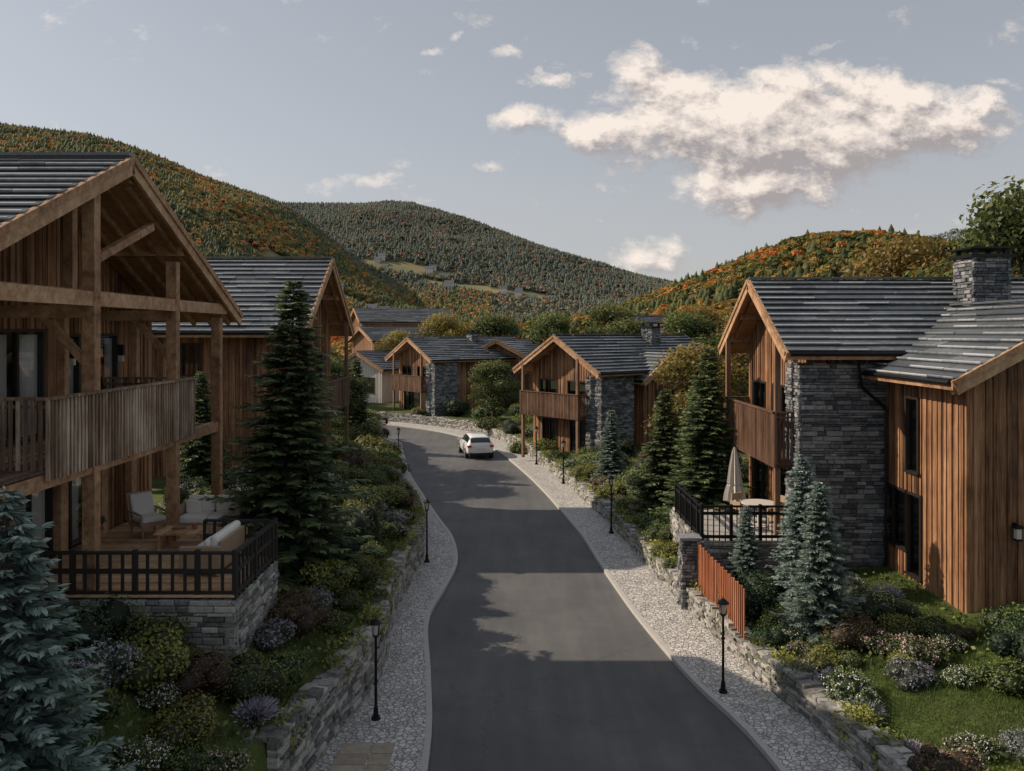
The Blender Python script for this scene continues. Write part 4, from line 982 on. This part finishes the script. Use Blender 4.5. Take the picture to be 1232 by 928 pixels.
me.polygons.foreach_set('use_smooth',[True]*len(F)); me.update(); o=bpy.data.objects.new('body',me); link(o,car)
sb=o.modifiers.new('sub','SUBSURF'); sb.levels=2; sb.render_levels=2
B=MB()
for sx in (-1,1):
    for yy in (-1.32,1.32):
        B.cyl((sx*.70,yy,.33),(sx*.93,yy,.33),.33,.33,20,.5,0); B.cyl((sx*.925,yy,.33),(sx*.945,yy,.33),.22,.20,14,.5,1)
B.obj('wheels',[TYRE,RIM],car,.02)
B=MB()
for sx in (-1,1): B.box(sx*.73-.13,sx*.73+.13,-2.13,-1.98,.78,.92,.5,0); B.box(sx*1.0-.09,sx*1.0+.09,.55,.68,.98,1.1,.5,2)
B.box(-.26,.26,-2.15,-2.1,.62,.74,.5,1); B.box(-.75,.75,-2.12,-2.0,.26,.42,.5,3)
B.obj('lights_plate_mirrors',[REDL,PLATE,PAINT,TYRE],car,.015)

# ------------------------------------------------------------------ world, sun, camera
SUN_EL=33; sdir=Vector((-.955,.29,0)).normalized()
w=bpy.data.worlds.new('World'); sc.world=w; w.use_nodes=True; nt=w.node_tree; nt.nodes.clear()
out=nt.nodes.new('ShaderNodeOutputWorld'); bg=nt.nodes.new('ShaderNodeBackground'); nt.links.new(bg.outputs[0],out.inputs[0])
sky=nt.nodes.new('ShaderNodeTexSky'); sky.sky_type='NISHITA'; sky.sun_disc=False; sky.sun_elevation=math.radians(SUN_EL)
sky.sun_rotation=math.atan2(sdir.x,sdir.y); sky.dust_density=1.6; sky.air_density=1.0; sky.ozone_density=1.5; sky.altitude=800
hs=nt.nodes.new('ShaderNodeHueSaturation'); hs.inputs['Saturation'].default_value=.42; hs.inputs['Value'].default_value=1.0; nt.links.new(sky.outputs[0],hs.inputs['Color'])
tc=nt.nodes.new('ShaderNodeTexCoord'); sp=nt.nodes.new('ShaderNodeSeparateXYZ'); nt.links.new(tc.outputs['Generated'],sp.inputs[0])
hz_=mth(nt,'POWER',mth(nt,'SUBTRACT',1.0,mth(nt,'MULTIPLY',mth(nt,'ABSOLUTE',sp.outputs[2]),2.6),True),2.2)
base=mixc(nt,.6,hs.outputs[0],(2.15,2.3,2.5))
skyc=mixc(nt,mth(nt,'MULTIPLY',hz_,.65),base,(3.7,3.45,3.25))
yy=mth(nt,'MAXIMUM',sp.outputs[1],.08); px=mth(nt,'DIVIDE',sp.outputs[0],yy); pz=mth(nt,'DIVIDE',sp.outputs[2],yy)
cb=nt.nodes.new('ShaderNodeCombineXYZ'); nt.links.new(px,cb.inputs[0]); nt.links.new(pz,cb.inputs[1])
def vm(op,a,b):
    n=nt.nodes.new('ShaderNodeVectorMath'); n.operation=op
    for i,q in ((0,a),(1,b)):
        if isinstance(q,tuple): n.inputs[i].default_value=q
        else: nt.links.new(q,n.inputs[i])
    return n
def dens(vec):
    nz=noise(nt,7,9,.62,vec); wp=vm('SCALE',vm('SUBTRACT',nz.outputs['Color'],(.5,.5,.5)).outputs[0],(0,0,0)); wp.inputs['Scale'].default_value=.11
    pv=vm('ADD',vec,wp.outputs[0]).outputs[0]; acc=None
    for cx,cz,rx,rz,wt in ((.27,.25,.21,.09,1.2),(.33,.235,.25,.085,1.2),(.47,.245,.16,.065,1.1),(.29,.18,.16,.05,1),(.155,.325,.055,.035,.8),(.2,.29,.10,.045,.9),(.10,.245,.07,.036,.85),(.02,.255,.055,.024,.7),(.035,.305,.05,.018,.6),(-.005,.328,.03,.012,.5),(-.1,.332,.02,.01,.45),(-.066,.348,.02,.008,.45),(.37,.336,.04,.012,.5),(.57,.275,.06,.026,.75),(-.03,.2,.03,.012,.35),(-.19,.172,.08,.012,.4),(.155,.09,.10,.026,.5),(.6,.31,.05,.014,.45),(-.13,.155,.06,.008,.25)):
        d=vm('MULTIPLY',vm('SUBTRACT',pv,(cx,cz,0)).outputs[0],(1/rx,1/rz,0)); l=vm('DOT_PRODUCT',d.outputs[0],d.outputs[0]).outputs['Value']
        v=mth(nt,'MULTIPLY',mth(nt,'SUBTRACT',1.0,l,True),wt); acc=v if acc is None else mth(nt,'MAXIMUM',acc,v)
    sv=vm('MULTIPLY',vec,(1,1.5,1)).outputs[0]; n2=noise(nt,12,12,.68,sv)
    return mth(nt,'SUBTRACT',mth(nt,'ADD',acc,mth(nt,'MULTIPLY',mth(nt,'SUBTRACT',n2.outputs[0],.5),2.3)),.2), n2
d0,n0=dens(cb.outputs[0]); off=vm('ADD',cb.outputs[0],(-.013,.018,0)).outputs[0]; d1,n1=dens(off)
al=mth(nt,'MULTIPLY',d0,1.8,True); al=mth(nt,'MULTIPLY',al,mth(nt,'MULTIPLY',sp.outputs[1],6,True)); al=mth(nt,'MULTIPLY',mth(nt,'POWER',al,1.2),.93)
lit=mth(nt,'ADD',mth(nt,'MULTIPLY',mth(nt,'SUBTRACT',d0,d1),1.9),.48,True)
cc=ramp(nt,[(0,(2.6,2.35,2.35)),(.45,(4.4,3.9,3.6)),(1,(6.6,5.8,5.15))],lit)
col=mixc(nt,al,skyc,cc.outputs[0]); nt.links.new(col,bg.inputs[0]); bg.inputs[1].default_value=.15
sd=bpy.data.lights.new('sun','SUN'); sd.energy=5.0; sd.angle=math.radians(.6); sd.color=(1,.83,.64)
so=bpy.data.objects.new('sun',sd); link(so); v=Vector((sdir.x*math.cos(math.radians(SUN_EL)),sdir.y*math.cos(math.radians(SUN_EL)),math.sin(math.radians(SUN_EL))))
so.rotation_euler=v.to_track_quat('Z','Y').to_euler()
cd=bpy.data.cameras.new('camera'); cam=bpy.data.objects.new('camera',cd); link(cam); cam.location=(0,0,8.2); cam.rotation_euler=(math.radians(90),0,0)
cd.lens=29.22; cd.sensor_width=36; cd.shift_y=-.052; cd.clip_end=8000; cd.clip_start=.1; sc.camera=cam
sc.view_settings.view_transform='Standard'; sc.view_settings.look='None'; sc.view_settings.exposure=0
